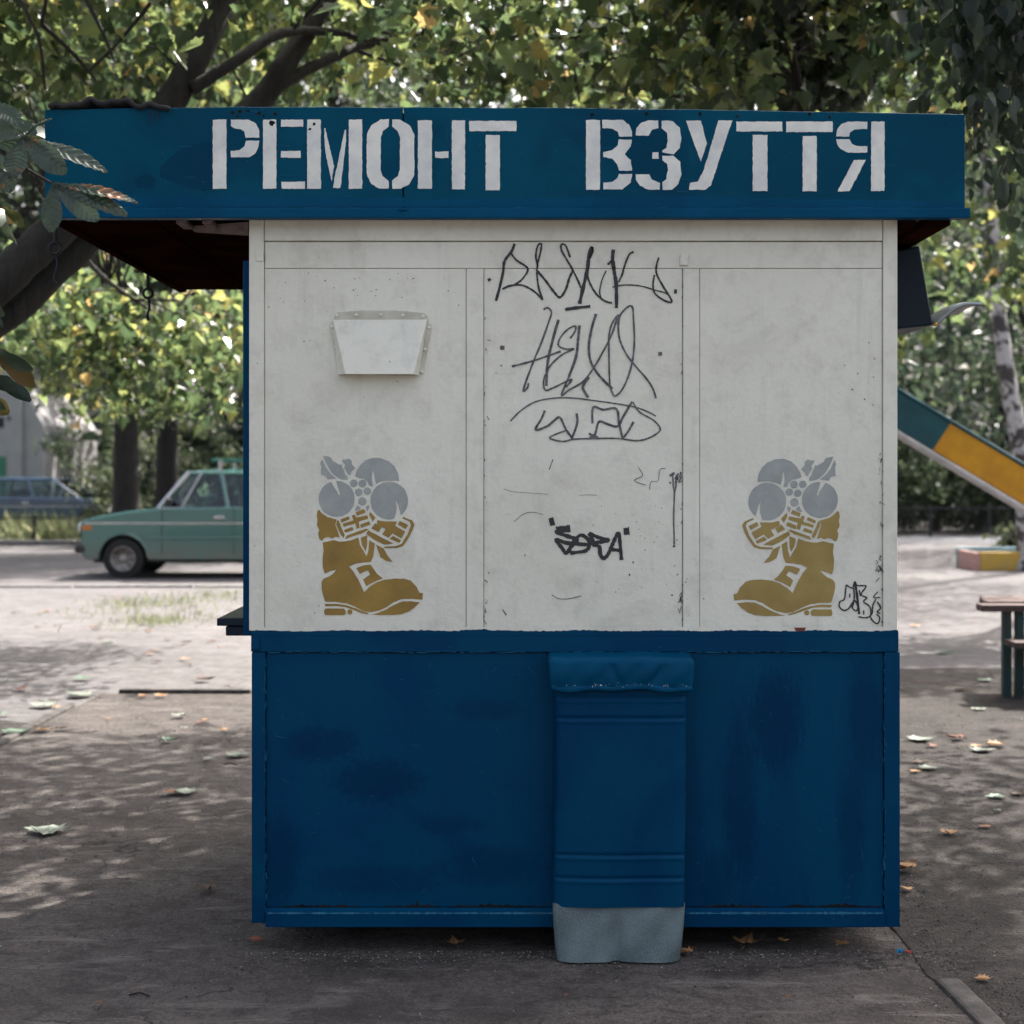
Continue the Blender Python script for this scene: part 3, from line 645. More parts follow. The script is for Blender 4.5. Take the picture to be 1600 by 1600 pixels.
# marker writing ---------------------------------------------------
def strokes(name, lst, fn, mat, w0, d=.0028):
    m = MB(); n_ = 0
    for st in lst:
        w = w0
        if isinstance(st, tuple): w, st = st
        P = crom([(x, y, 0) for x, y in st], 7); L = []; Rr = []
        for i, p in enumerate(P):
            t_ = P[min(i+1, len(P)-1)] - P[max(i-1, 0)]
            if t_.length < 1e-6: t_ = Vector((1, 0, 0))
            nn = Vector((-t_.y, t_.x, 0)).normalized() * (w * 1.5 / 2) * random.uniform(.78, 1.15)
            n_ += 1; dd = d + n_ * 1.2e-6 + .000004 * lst.index(st if not isinstance(st, tuple) else st) if False else d + n_ * 1.5e-6
            L.append(fn(p.x + nn.x, p.y + nn.y, dd)); Rr.append(fn(p.x - nn.x, p.y - nn.y, dd))
        k = len(P); m.add(L + Rr, [(i, i+1, k+i+1, k+i) for i in range(k-1)])
    return m.build(name, M[mat], kiosk)
T7 = lambda x, y, d: K(740 + x / 4.444, 360 + y / 4.444, max(d, .0062 if y < 258 else 0))
strokes('graffiti', [(13,[(285,95),(262,150),(215,215),(205,290),(180,400),(155,490)]), [(262,165),(300,210),(375,265),(345,330),(290,375),(230,395),(200,408),(250,385),(330,380),(400,410),(450,450),(480,485)],
  [(445,250),(432,180),(445,110),(470,95),(465,150),(445,230),(440,300),(452,400),(480,480)], (11,[(445,285),(500,350),(560,430),(600,465),(640,410),(665,330),(690,280)]),
  [(670,190),(640,110),(610,100),(610,140),(650,210),(690,280),(725,350),(745,400)], (17,[(822,115),(800,180),(790,270),(765,380),(735,510)]), [(822,115),(826,150),(802,200)],
  (9,[(790,280),(800,350),(850,440),(910,490),(960,505)]), (17,[(970,135),(965,200),(975,280),(990,380),(992,540)]), (10,[(930,240),(960,210)]), (6,[(920,280),(890,350),(875,430),(890,480)]),
  [(1110,150),(1080,170),(1050,240),(1030,310),(1005,360)], (6,[(965,395),(1040,380),(1150,385),(1260,415),(1340,440),(1370,480)]),
  (9,[(1285,190),(1270,240),(1270,300),(1310,380),(1375,490),(1330,490),(1260,440),(1245,380),(1255,310)]), (14,[(100,350),(118,336)]), (14,[(1400,440),(1403,410)]), (15,[(635,550),(700,540),(810,528)])], T7, 'marker', 9)
strokes('graffiti', [[(485,550),(515,538),(540,570),(520,640),(470,780),(400,950),(345,1110),(375,1090),(380,1060)], (13,[(590,620),(560,720),(525,860),(510,960),(505,1080)]), (10,[(265,945),(400,910),(520,870),(605,840)]),
  [(670,750),(705,700),(705,665),(650,690),(600,750),(590,800),(640,825),(695,825),(620,860),(540,930),(500,1000),(485,1060),(500,1110),(560,1090),(680,1035),(640,1090)],
  (13,[(735,660),(725,760),(710,880),(660,1020)]), [(660,1020),(610,1145),(660,1110),(760,1050),(830,960),(900,840),(960,720),(1000,600),(1010,590)],
  (12,[(850,580),(820,680),(800,800),(810,900),(850,980),(910,1050),(965,1100)]),
  [(1000,590),(960,650),(940,740),(940,900),(945,1060),(960,1120),(985,1150),(1040,1090),(1090,960),(1115,800),(1110,620),(1100,530),(1060,540),(1010,610),(1010,740),(1060,860),(1130,950),(1200,1030),(1245,1100),(1265,1165)],
  (14,[(800,1020),(770,1060),(760,1100),(795,1160)]), (20,[(185,815),(215,815)]), (20,[(1282,858),(1308,856)])], T7, 'marker2', 9)
strokes('graffiti', [(7,[(255,1325),(330,1250),(430,1190),(560,1165),(700,1165),(860,1185),(1000,1205),(1130,1230),(1220,1265),(1265,1290)]), [(495,1250),(470,1310),(430,1385),(510,1360),(560,1320),(600,1300),(640,1380),(690,1450)],
  (11,[(715,1270),(720,1330),(700,1400),(680,1440)]), (8,[(640,1390),(560,1420),(530,1445),(620,1465),(700,1450),(850,1445),(1000,1445),(1130,1460),(1220,1440),(1295,1385),(1250,1320),(1150,1260),(1105,1190)]),
  (11,[(825,1340),(830,1230),(900,1245),(990,1240),(1010,1340),(1035,1450)]), [(800,1410),(840,1420),(870,1330),(930,1345),(1000,1360),(1040,1290),(1100,1190)], (10,[(1110,1330),(1070,1400),(1030,1450)]), [(805,1435),(860,1440),(830,1420)]], T7, 'marker2', 11)
T4 = lambda x, y, d: K(760 + x / 5, 700 + y / 5, d)
strokes('graffiti', [(40,[(492,580),(530,570)]), (42,[(1072,652),(1116,648)]), (38,[(545,642),(600,635),(655,628)]), [(545,640),(560,665),(640,690),(710,720),(670,760),(640,800),(620,820),(590,780),(545,715),(620,740),(720,750),(800,755)],
  [(660,815),(650,790),(690,720),(740,680),(790,710),(805,750),(780,800),(700,815),(655,820)], [(800,665),(830,720),(820,760)], [(800,665),(880,700),(955,720),(880,735),(820,745)],
  [(830,755),(880,770),(890,830),(915,860),(950,830),(990,740),(1030,665),(1045,760),(1055,875)], [(955,785),(1000,795),(1055,800)]], T4, 'marker', 20)
strokes('paint_run', [(30,[(1445,198),(1456,215)]), (26,[(1475,225),(1492,232)]), (8,[(1455,215),(1460,300),(1468,345),(1465,450),(1462,560),(1466,700),(1466,770)]), (7,[(1482,232),(1480,300),(1470,345)]), (14,[(1462,762),(1468,774)])], T4, 'marker2', 8)
sc_ = strokes('scratch', [[(140,320),(200,340),(330,350),(480,362)], [(725,370),(790,366),(865,368)], (3,[(220,575),(290,515),(370,502),(440,520)]), (4,[(510,1145),(560,1175),(640,1178),(740,1155)]), (4,[(1245,290),(1155,255),(1220,215),(1185,150)]), (3,[(1275,325),(1285,265),(1340,255),(1355,170),(1400,160)]), (6,[(125,1260),(155,1305)]), (5,[(490,170),(520,90)])], T4, 'marker2', 2.2); tag(sc_, kind='stuff')
spots('paint_speck', 'marker', K, [(760 + x / 5, 700 + y / 5, r) for x, y, r in [(1516,196,1.8),(1435,273,1.8),(1147,892,1.6),(1116,990,1.6),(1310,735,1.1),(1240,797,1),(1488,720,1),(1450,1150,1.4),(1575,818,1.2),(300,838,1.2),(1190,635,.8),(1175,577,.9),(1215,945,.7),(1300,945,.7),(1405,1067,.7),(1370,470,.8)]] + [(random.uniform(920, 1060), random.uniform(780, 930), random.uniform(.4, .9)) for _ in range(30)] + [(random.uniform(420, 720), random.uniform(425, 480), random.uniform(.5, 1.3)) for _ in range(26)], .0026, kiosk)
TR = lambda x, y, d: K(1130 + x / 5.16, 690 + y / 5.16, d if x < 1275 else .0115)
strokes('graffiti', [[(990,1155),(985,1200),(975,1270),(940,1290),(935,1330),(970,1360),(1010,1345),(1040,1300),(1060,1280),(1085,1330),(1070,1365),(1040,1340),(1030,1310)],
  [(990,1155),(1040,1180),(1060,1130),(1080,1160),(1150,1165),(1110,1230),(1155,1260),(1130,1290),(1180,1330),(1185,1400),(1140,1420),(1090,1410)], (13,[(1060,1140),(1075,1220),(1095,1390)]), [(1050,1180),(1055,1260),(1040,1340)],
  (6,[(1245,1210),(1210,1255),(1265,1256)]), [(1230,1270),(1205,1320),(1200,1380),(1185,1410),(1210,1450),(1245,1465),(1260,1420),(1235,1390)], [(1240,1290),(1268,1340),(1240,1370),(1265,1385)], [(1020,1225),(1018,1255)], [(1095,1195),(1105,1245)], [(1130,1360),(1132,1395)]], TR, 'marker', 8)

# vent hood --------------------------------------------------------
VZ = lambda x, y, d: K(480 + x / 7.27, 460 + y / 7.27, d)
m = MB(); o_ = [VZ(*p, .0012) for p in [(258,372),(298,290),(318,235),(350,205),(620,185),(1000,185),(1330,212),(1370,250),(1385,330),(1418,350),(1320,905),(1240,925),(350,912)]]
m.prism(o_, (0, -.006, 0)); M['grimy_shaded'] = simple('grimy_shaded_white', (0.64, 0.63, 0.53), 0.6, scale=9, c2=(0.42, 0.40, 0.31), bmp=.3); vent = m.build('vent_hood', M['grimy_shaded'], kiosk, bevel=.001)  # flange darkened by grime and by vent shading put into the colour
tl, tr_, bl, br = VZ(300,295,.009), VZ(1365,292,.009), VZ(352,912,.0075), VZ(1262,925,.0075)
D = .05
fbl, fbr = VZ(440,905,0), VZ(1205,905,0)
k = (YF - D) / YF
ftl, ftr = VZ(306,305,.014), VZ(1358,302,.014)
fbl = (fbl[0]*k, YF - D, CAMH + (fbl[2]-CAMH)*k); fbr = (fbr[0]*k, YF - D, CAMH + (fbr[2]-CAMH)*k)
m = MB(); m.add([tl, tr_, ftl, ftr, fbl, fbr, bl, br], [(0,1,3,2),(2,3,5,4),(0,2,4,6),(3,1,7,5)])
o = m.build('hood', M['white'], vent); md = o.modifiers.new('s', 'SOLIDIFY'); md.thickness = .002
rv = MB(); rv.lathe((0, 0, 0), 'y', [(.0058, 0), (.0056, -.002), (.004, -.004), (.001, -.005)], 10)
first = None
for x, y in [(345,250),(560,240),(840,234),(1088,245),(1318,255),(290,372),(325,605),(392,868),(1388,383),(1340,630),(1300,880)]:
    p = VZ(x, y, .0073); p = (p[0] - kiosk.location[0], p[1] - kiosk.location[1], p[2] - kiosk.location[2])
    if first is None: first = rv.build('rivet', M['white'], vent, smooth=True, local=True); first.location = p
    else: inst(first, vent, p)

# hooks under the canopy ------------------------------------------
def hook(px, py, Y, label):
    t = W(px, py, Y); r = empty('hook', t, label, 'hook', None)
    m = MB(); m.tube([t, t + Vector((0, 0, -.055))], .006, 8); m.build('shank', M['steel'], r)
    c = t + Vector((0, 0, -.075)); m = MB()
    m.tube([c + Vector((.018 * math.cos(a), 0, .018 * math.sin(a))) for a in np.linspace(0, 2*math.pi, 18)], .0055, 8, cap=False); m.build('eye', M['steel'], r, smooth=True)
    m = MB(); m.tube(crom([c + Vector((0, .004, -.012)), c + Vector((.006, .004, -.05)), c + Vector((-.004, .004, -.09)), c + Vector((.004, .004, -.105))], 4), .005, 6); m.build('pin', M['steel'], r, smooth=True)
hook(86, 350, 5.0, 'black eye hook hanging at the front corner of the kiosk canopy')
hook(231, 428, 6.27, 'black eye hook hanging further back under the kiosk canopy')

# dark metal box with a grey visor on the right wall ----------------
wb = empty('wall_box', (xr, 5.6, 2.0), 'dark navy metal box with a grey visor on the right wall of the kiosk', 'metal box')
Yb = 5.35
def B(px, py, dy=0): p = W(px, py, Yb); return Vector((p.x, Yb + dy, p.z))
x_w = xr + .002
c0 = B(1437, 384); c1 = B(1458, 508); c2 = B(1404, 518)
m = MB(); m.prism([(x_w, Yb, c0.z - .03), (c0.x, Yb, c0.z), (c1.x, Yb, c1.z), (x_w, Yb, c2.z)], (0, .32, 0)); m.build('housing', M['navy'], wb, bevel=.006)
a = B(1459, 506); b = B(1536, 473)
def visor(u, v):
    p = a.lerp(b, u); return (p.x, Yb - .0 + .3 * v, p.z + .028 * math.sin(math.pi * u) * (1 - .2 * v) + .012 * math.sin(math.pi * v))
m = MB(); m.grid(visor, 14, 8); o = m.build('visor', M['grey_metal'], wb, smooth=True); md = o.modifiers.new('s', 'SOLIDIFY'); md.thickness = .012; md.offset = -1
m = MB(); m.lathe((a.x + .005, Yb - .002, a.z - .002), 'y', [(.007, 0), (.006, -.006), (.002, -.009)], 10); m.build('bolt', simple('brass', (.5, .3, .06), .4, .8), wb)

# padded cover in front of the kiosk --------------------------------
pc = empty('padded_cover', (K(970, 0)[0], 4.93, 0), 'blue leatherette covered upright box with folded hood, against the kiosk front', 'padded box')
YP = 4.90; kp = FPX / YP
def Q(px, py, d=0): return ((px - CX) / kp, YP - d, CAMH - (py - YH) / kp)
def body(u, v):                     # u around from left wall over the front to the right wall, v top to bottom
    py = 1058 + v * (1417 - 1058); bow = 1.8 * math.sin(v * 3.0)
    wl, wr = 868 - 3 * v + bow, 1073 - 3 * v + bow * .5
    if u < .12: t = u / .12; p = Q(wl, py); return (p[0] - .006 * (1-t), YF + .0 - t * (YF - YP - .012), p[2])
    if u > .88: t = (1 - u) / .12; p = Q(wr, py); return (p[0] + .006 * (1-t), YF - t * (YF - YP - .012), p[2])
    t = (u - .12) / .76; p = Q(wl + (wr - wl) * t, py)
    d = .012 * min(1, (min(t, 1-t) * 14)) ** .5 + .006 * math.sin(math.pi * t) + .003 * math.sin(t * 9 + v * 5)
    for g in (1090, 1122, 1336, 1372):
        e = py - g; d -= .006 * math.exp(-(e / 2.2) ** 2); d += .0028 * math.exp(-((e - 5) / 2.6) ** 2)
    return (p[0], YP + .012 - d - .003, p[2])
m = MB(); m.grid(body, 60, 150); m.build('cover', M['blue'], pc, smooth=True)
def skirt(u, v):
    py = 1412 + v * (1500 - 1412); wl, wr = 864 + 6 * v * v, 1071 - 8 * v ** 1.5
    ft = .092 * 0 + 0
    if u < .12: t = u / .12; p = Q(wl, py); return (p[0], YF - .002 - t * (YF - YP - .01), max(p[2], .002))
    if u > .88: t = (1 - u) / .12; p = Q(wr, py); return (p[0], YF - .002 - t * (YF - YP - .01), max(p[2], .002))
    t = (u - .12) / .76; p = Q(wl + (wr - wl) * t, py)
    d = -.004 + .012 * v + .02 * v * (abs(math.sin(t * math.pi * 2)) ** .7) + .010 * min(1, min(t, 1-t) * 12) ** .5 - .012 * v * math.exp(-((t - .47) / .05) ** 2) + .003 * math.sin(t * 17 + v * 6)
    return (p[0], YP + .008 - d, max(p[2], .002))
m = MB(); m.grid(skirt, 70, 24); m.build('skirt', M['leather'], pc, smooth=True)
def hood(u, v):                      # v: 0 at wall, over the top, down the front, tucked under
    x0, x1 = 858, 1083; px = x0 + (x1 - x0) * u; e = min(u, 1 - u)
    rd = min(1, e * 60) ** .5
    sag = 2.0 * math.sin(u * 7.0) + 2 * math.sin(u * 17) + 4 * u; crease = .009 * math.exp(-((u - .45 - .1 * (v - .5)) / .03) ** 2) + .008 * math.exp(-((u - .76 + .15 * (v - .5)) / .025) ** 2) + .004 * math.sin(u * 31 + v * 4)
    if v < .3: t = v / .3; return (Q(px, 0)[0], YF - .004 - t * (YF - YP + .012) , Q(0, 1026 + sag * .3 + t * 4)[2] - (1 - rd) * .012)
    if v < .85:
        t = (v - .3) / .55; bul = math.sin(math.pi * t); return (Q(px, 0)[0] + (.5 - u) * .012 * t, YP - .020 - .005 * bul * rd + crease * bul, Q(0, 1031 + sag * .4 + t * (38 + sag * .5))[2] - (1 - rd) * .01 * (1-t))
    t = (v - .85) / .15; return (Q(px, 0)[0] + (.5 - u) * .012, YP - .022 + .003 * math.sin(u * 30) - .002 * math.sin(t * math.pi), Q(0, 1069 + sag * .9 + t * (6 + 1.5 * math.sin(u * 11)))[2])
m = MB(); m.grid(hood, 80, 26); o = m.build('hood', M['trim'], pc, smooth=True); md = o.modifiers.new('s', 'SOLIDIFY'); md.thickness = .006; md.offset = -1
for u0, s_ in ((0, 1), (1, -1)):
    m = MB(); q = [hood(u0, v) for v in np.linspace(0, 1, 14)]; m.poly(q + [(q[0][0], YF - .003, q[-1][2])]); m.build('hood_side', M['trim'], pc)
spots('paint_chip', 'letter', lambda x, y, d: Q(x, y, d), [(866 + random.random() * 205, 1069 + random.gauss(0, 1.6), random.uniform(.25, .8)) for _ in range(34)] + [(873, 1067, 1.3), (938, 1069, 1.5)], .0285, pc)

# ------------------------------------------------------------------ cars
def car_paint(name, c):
    m, t, b = nmat(name); v = coords(t); n = noise(t, v, 2, 6)
    t.links.new(mix(t, ramp(t, n, [(.3, 0), (.8, 1)]), c, tuple(k * .8 + .015 for k in c)), b.inputs['Base Color'])
    ob_ = t.nodes.new('ShaderNodeTexCoord'); sx = t.nodes.new('ShaderNodeSeparateXYZ'); t.links.new(ob_.outputs['Object'], sx.inputs[0])
    dz = nd(t, 'MapRange'); dz.inputs['From Min'].default_value = .28; dz.inputs['From Max'].default_value = .62; dz.inputs['To Min'].default_value = .75; dz.inputs['To Max'].default_value = 0; t.links.new(sx.outputs['Z'], dz.inputs['Value'])
    dm = nd(t, 'Math', operation='MULTIPLY'); t.links.new(dz.outputs[0], dm.inputs[0]); t.links.new(ramp(t, noise(t, v, 7, 5, .7), [(.3, .2), (.65, 1)]), dm.inputs[1])
    t.links.new(mix(t, dm.outputs[0], b.inputs['Base Color'].links[0].from_socket, (.10, .075, .055)), b.inputs['Base Color'])
    b.inputs['Roughness'].default_value = .22; b.inputs['Coat Weight'].default_value = 1.0; b.inputs['Coat Roughness'].default_value = .04
    return m
M['tyre'] = simple('tyre', (.018, .018, .018), .85, scale=30)
M['rim'] = simple('rim', (.34, .32, .30), .55, metal=.3, scale=14, c2=(.12, .095, .08))
M['chrome'] = simple('chrome', (.62, .63, .63), .22, metal=.9)
M['blackp'] = simple('black_plastic', (.015, .015, .016), .55)
M['amber'] = simple('amber_lens', (.55, .17, .012), .25)
M['redl'] = simple('red_lens', (.4, .02, .015), .25)
M['seat'] = simple('seat_fabric', (.05, .045, .04), .9)
M['carglass'] = glass_mat('car_glass')
def arc(cx, cz, r, a0, a1, n=12): return [(cx + r * math.cos(R(a0 + (a1 - a0) * i / n)), cz + r * math.sin(R(a0 + (a1 - a0) * i / n))) for i in range(n + 1)]
def car(name, label, loc, rz, paint, L, Wd, prof, wheels, wr, belt, gh, roofz, extras=True, group=None, wagon=False):
    """local frame: x from the nose (0) to the tail (L), y -Wd/2 the near side, z up. gh = (windscreen foot, roof front, roof rear, rear glass foot)"""
    r = empty(name, loc, label, 'car', group, rz); P = car_paint(name + '_paint', paint)
    h = Wd / 2; out = [(0.10, .30)] + prof + [(L - .10, .30)]
    low = []
    for cx in (wheels[1], wheels[0]): low += [(cx + wr * 1.18, .26)] + arc(cx, wr, wr * 1.18, 0, 180)[1:-1] + [(cx - wr * 1.18, .26)]
    pts = out + low
    m = MB(); m.prism([(x, -h, z) for x, z in pts], (0, Wd, 0)); body_ = m.build('body', P, r, bevel=.045, local=True, seg=3, ang=30)
    m = MB(); m.box(.2, L - .2, -h + .22, h - .22, .22, belt - .2); m.build('underbody', M['blackp'], r, local=True)
    # greenhouse
    a, b, c, d = gh; hb, ht = h - .07, h - .20; zb_ = belt - .015
    def side(s):
        B0, B1 = Vector((a, s * hb, zb_)), Vector((d, s * hb, zb_)); T0, T1 = Vector((b, s * ht, roofz - .05)), Vector((c, s * ht, roofz - .05)); return B0, B1, T0, T1
    m = MB(); tp = []
    def rf(u, v):
        x = b - .03 + (c - b + .06) * u; y = -ht - .01 + (2 * ht + .02) * v
        return (x, y, roofz - .05 + .055 * (1 - (2*v - 1) ** 4) * (1 - (2*u - 1) ** 6) ** .8)
    m.grid(rf, 14, 10); m.box(b, c, -ht, ht, roofz - .075, roofz - .051); m.build('roof', P, r, smooth=False, local=True)
    for s in (-1, 1):
        B0, B1, T0, T1 = side(s); sh = Vector((0, s * .012, 0))
        m = MB()
        for p, q, w in ((B0, T0, .05), (B1, T1, .06)): m.tube([p, q], w * .5, 6)
        for t_ in ((.44,) if not wagon else (.34, .68)):
            m.tube([B0.lerp(B1, t_), T0.lerp(T1, (t_ - .0) * 1.0 - (.09 if not wagon else .06))], .032, 6)
        m.tube([T0 - Vector((0,0,.01)), T1 - Vector((0,0,.01))], .03, 6); m.build('pillar', P, r, local=True)
        m = MB(); m.add([B0 - sh, B1 - sh, T1 - sh, T0 - sh], [(0,1,2,3)]); o = m.build('side_window', M['carglass'], r, local=True); md = o.modifiers.new('s', 'SOLIDIFY'); md.thickness = .004
        m = MB(); m.tube([B0 + sh * 2, B1 + sh * 2], .011, 6); m.tube([B0.lerp(B1, .14) + sh*1.4, T0.lerp(T1, .0) + Vector((.17, 0, 0)) + sh*1.4] if not wagon else [B0 + sh, T0 + sh], .012, 6); m.build('window_trim', M['chrome'], r, local=True)
        m = MB(); m.box(.12, L - .12, s * (h + .004) - .004, s * (h + .004) + .004, belt - .235, belt - .213); m.build('trim_strip', M['chrome'], r, local=True)
        for x_ in (a + .05, a + .05 + (d - a) * .46, a + (d - a) * .86):
            m = MB(); m.box(x_ - .005, x_ + .005, s * (h + .001) - .002, s * (h + .001) + .002, .36, belt - .01); m.build('door_seam', M['blackp'], r, local=True)
        for x_ in (a + (d - a) * .40, a + (d - a) * .80):
            m = MB(); m.box(x_ - .10, x_ + .06, s * (h + .015) - .016, s * (h + .015) + .016, belt - .165, belt - .115); m.build('door_handle', M['chrome'], r, local=True, bevel=.008)
        m = MB(); m.box(.09, .23, s * (h + .004) - .006, s * (h + .004) + .006, belt - .315, belt - .26) if not wagon else m.box(.1, .2, s*(h+.004)-.006, s*(h+.004)+.006, belt - .3, belt - .24); m.build('marker_lamp', M['amber'], r, local=True, bevel=.004)
        m = MB(); m.box(a + .12, a + .2, s * (h + .06) - .06, s * (h + .06) + .06, belt + .03, belt + .13); m.build('mirror', M['blackp'], r, local=True, bevel=.02)
    m = MB(); m.add([(a, -hb, zb_), (a, hb, zb_), (b, ht, roofz - .05), (b, -ht, roofz - .05)], [(0,1,2,3)]); o = m.build('windscreen', M['carglass'], r, local=True); md = o.modifiers.new('s', 'SOLIDIFY'); md.thickness = .004
    m = MB(); m.add([(d, -hb, zb_), (d, hb, zb_), (c, ht, roofz - .05), (c, -ht, roofz - .05)], [(0,1,2,3)]); o = m.build('rear_window', M['carglass'], r, local=True); md = o.modifiers.new('s', 'SOLIDIFY'); md.thickness = .004
    for x_, y_ in ((a + .75, -.38), (a + .75, .38)):
        m = MB(); m.box(x_, x_ + .14, y_ - .24, y_ + .24, .5, belt + .12); m.box(x_ + .02, x_ + .1, y_ - .11, y_ + .11, belt + .13, belt + .30); m.build('seat', M['seat'], r, local=True, bevel=.03)
    m = MB(); m.box(a + 1.55, a + 1.72, -.6, .6, .5, belt + .18); m.build('rear_seat', M['seat'], r, local=True, bevel=.03)
    m = MB(); m.tube([Vector((a + .45, -.38 + .17 * math.cos(t_), belt + .04 + .17 * math.sin(t_))) for t_ in np.linspace(0, 2*math.pi, 16)], .014, 6, cap=False); m.build('steering_wheel', M['blackp'], r, local=True)
    for x0, x1 in ((-.02, .14), (L - .14, L + .02)):
        m = MB(); m.box(x0, x1, -h - .01, h + .01, .37, .48); m.build('bumper', M['blackp'], r, bevel=.03, local=True)
    for s in (-1, 1):
        m = MB(); m.lathe((0, 0, 0), 'y', [(.09, 0), (.09, .02), (.03, .03)], 14); o = m.build('headlight', M['chrome'], r, local=True); o.location = (.03, s * (h - .2), belt - .30); o.rotation_euler = (0, 0, R(90))
        m = MB(); m.box(L - .03, L + .006, s * (h - .3) - .2, s * (h - .3) + .2, belt - .36, belt - .2); m.build('tail_light', M['redl'], r, local=True, bevel=.01)
    for cx in wheels:
        for s in (-1, 1):
            y = s * (h - .10)
            m = MB(); m.lathe((cx, y, wr - .004), 'y', [(wr * .62, -.085 ), (wr * .95, -.085), (wr, -.06), (wr, .06), (wr * .95, .085), (wr * .62, .085)], 30); w = m.build('wheel', M['tyre'], r, local=True, smooth=False)
            q = s * .113
            m = MB(); m.lathe((cx, y + q, wr - .004), 'y', [(wr * .63, -s * .01), (wr * .60, 0), (wr * .54, -s * .025), (wr * .36, -s * .012), (wr * .22, -s * .02), (wr * .18, 0), (.01, s * .004)][::1], 28); m.build('rim', M['rim'], w, local=True, smooth=True)
            for k in range(8):
                aa = k * math.pi / 4; m = MB(); m.lathe((cx + wr * .43 * math.cos(aa), y + q - s * .012, wr - .004 + wr * .43 * math.sin(aa)), 'y', [(.017, -s * .004), (.017, s * .002)], 8); m.build('vent_hole', M['blackp'], w, local=True)
    return r, P
lx = (117 - 800) / 110.7; ly = FPX * CAMH / (905 - YH)
car1, P1 = car('parked_car', 'green boxy sedan with roof rack, parked on the road behind the kiosk', (lx, ly + .85, 0), 0, (.026, .135, .112), 4.35, 1.70,
    [(.06, .45), (.085, .62), (.055, .79), (.09, .83), (.30, .885), (.70, .955), (1.17, 1.005), (2.2, 1.02), (3.28, 1.01), (3.8, .97), (4.24, .93), (4.30, .85), (4.27, .5)],
    (.67, 3.22), .29, 1.015, (1.17, 1.58, 2.85, 3.38), 1.56)
m = MB(); z = 1.60
for s in (-1, 1):
    m = MB(); m.box(1.85, 3.0, s * .52 - .015, s * .52 + .015, z + .06, z + .085); m.build('roof_rack_rail', P1, car1, local=True)
for x_ in (1.88, 2.10, 2.32, 2.54, 2.76, 2.97):
    m = MB(); m.box(x_ - .015, x_ + .015, -.60, .60, z + .086, z + .115); m.build('roof_rack_slat', P1, car1, local=True)
for x_ in (2.0, 2.85):
    for s in (-1, 1): m = MB(); m.box(x_ - .025, x_ + .025, s * .60 - .015, s * .60 + .015, 1.49, z + .086); m.build('roof_rack_foot', M['chrome'], car1, local=True)
for s in (-1, 1):
    m = MB(); m.tube([Vector((.98, s * .853, .585)), Vector((2.88, s * .853, .585))], .012, 6); m.build('door_crease', P1, car1, local=True)
    m = MB(); m.tube([Vector((1.15, s * .785, 1.0)), Vector((1.565, s * .66, 1.52))], .03, 6); m.build('windscreen_trim', M['chrome'], car1, local=True)
# fender arches, lip proud of the wing
for cx in (.67, 3.22):
    m = MB(); m.tube([Vector((x, -.853, zz)) for x, zz in arc(cx, .29, .352, 5, 175, 16)], .016, 6); m.build('arch_lip', P1, car1, local=True)
yb = 38.0
car('parked_car', 'dark blue estate car behind the grass strip at the left edge', ((150 - 800) / FPX * yb + .55, yb + 1.7, 0), R(180), (.012, .060, .125), 4.5, 1.70,
    [(.05, .45), (.04, .66), (.10, .74), (.6, .84), (1.25, .93), (2.5, .95), (4.3, .95), (4.44, .9), (4.45, .5)], (.85, 3.42), .30, .94, (1.2, 1.85, 4.0, 4.4), 1.42, wagon=True)
car('parked_car', 'dark blue car mostly hidden behind the two tree trunks', (-9.6, 46, 0), 0, (.02, .06, .11), 4.4, 1.7,
    [(.05, .45), (.04, .66), (.10, .74), (.6, .84), (1.25, .93), (2.5, .95), (3.3, .95), (4.3, .9), (4.35, .5)], (.8, 3.35), .30, .94, (1.2, 1.8, 3.0, 3.5), 1.40)

# ------------------------------------------------------------------ playground
sd = empty('slide', (3.0, 14.3, 0), 'green and yellow playground slide sloping down to the right', 'slide')
Ysl = 14.0
M['sl_green'] = simple('slide_green', (.008, .10, .12), .5, scale=6, c2=(.006, .07, .09))
M['sl_yellow'] = simple('slide_yellow', (.86, .40, .008), .45, scale=4, c2=(.62, .26, .006))
M['sl_pale'] = simple('slide_pale', (.72, .66, .63), .5, scale=9)
def SL(px, t, Y=Ysl):       # t: 0 upper edge .. 1 lower edge of the side board
    y0 = 610 + (px - 1403) * .6; return W(px, y0 + t * 60, Y)
for Y, nm in ((Ysl, 0), (Ysl + .40, 1)):
    for x0, x1, mt in ((1270, 1486, 'sl_green'), (1486, 1880, 'sl_yellow')):
        def sp(px, t): p = SL(px, t); return (p.x, Y, p.z)
        o0, o1 = (0, 0), (0, 0)
        m = MB(); m.prism([sp(x0, 0), sp(x1 + (-14 if x1 == 1486 else 0), 0) if False else sp(x1 - (0), 0), sp(x1 - (28 if x1 == 1486 else 0), 1 - .3 * nm), sp(x0 - (28 if x0 == 1486 else 0), 1 - .3 * nm)], (0, .04, 0)); m.build('side_board', M[mt], sd, bevel=.004)
    m = MB(); m.tube([(*sp(1270, 0)[:2], sp(1270, 0)[2] + .008), (*sp(1880, 0)[:2], sp(1880, 0)[2] + .008)], .018, 8); m.build('edge_tube', M['sl_green'], sd)
def sp(px, t, Y): p = SL(px, t); return (p.x, Y, p.z)
m = MB(); m.prism([sp(1270, .6, Ysl + .041), sp(1880, .6, Ysl + .041), sp(1880, .66, Ysl + .041), sp(1270, .66, Ysl + .041)], (0, .358, 0)); m.build('chute', M['grey_metal'], sd)
m = MB(); m.tube([sp(1270, 1.12, Ysl + .02), sp(1880, 1.12, Ysl + .02)], .034, 8); m.build('sunlit_edge', M['sl_pale'], sd, smooth=True)  # pale tube: sunlight on the sheet's lower edge put into shape and colour
tp = SL(1270, .8)
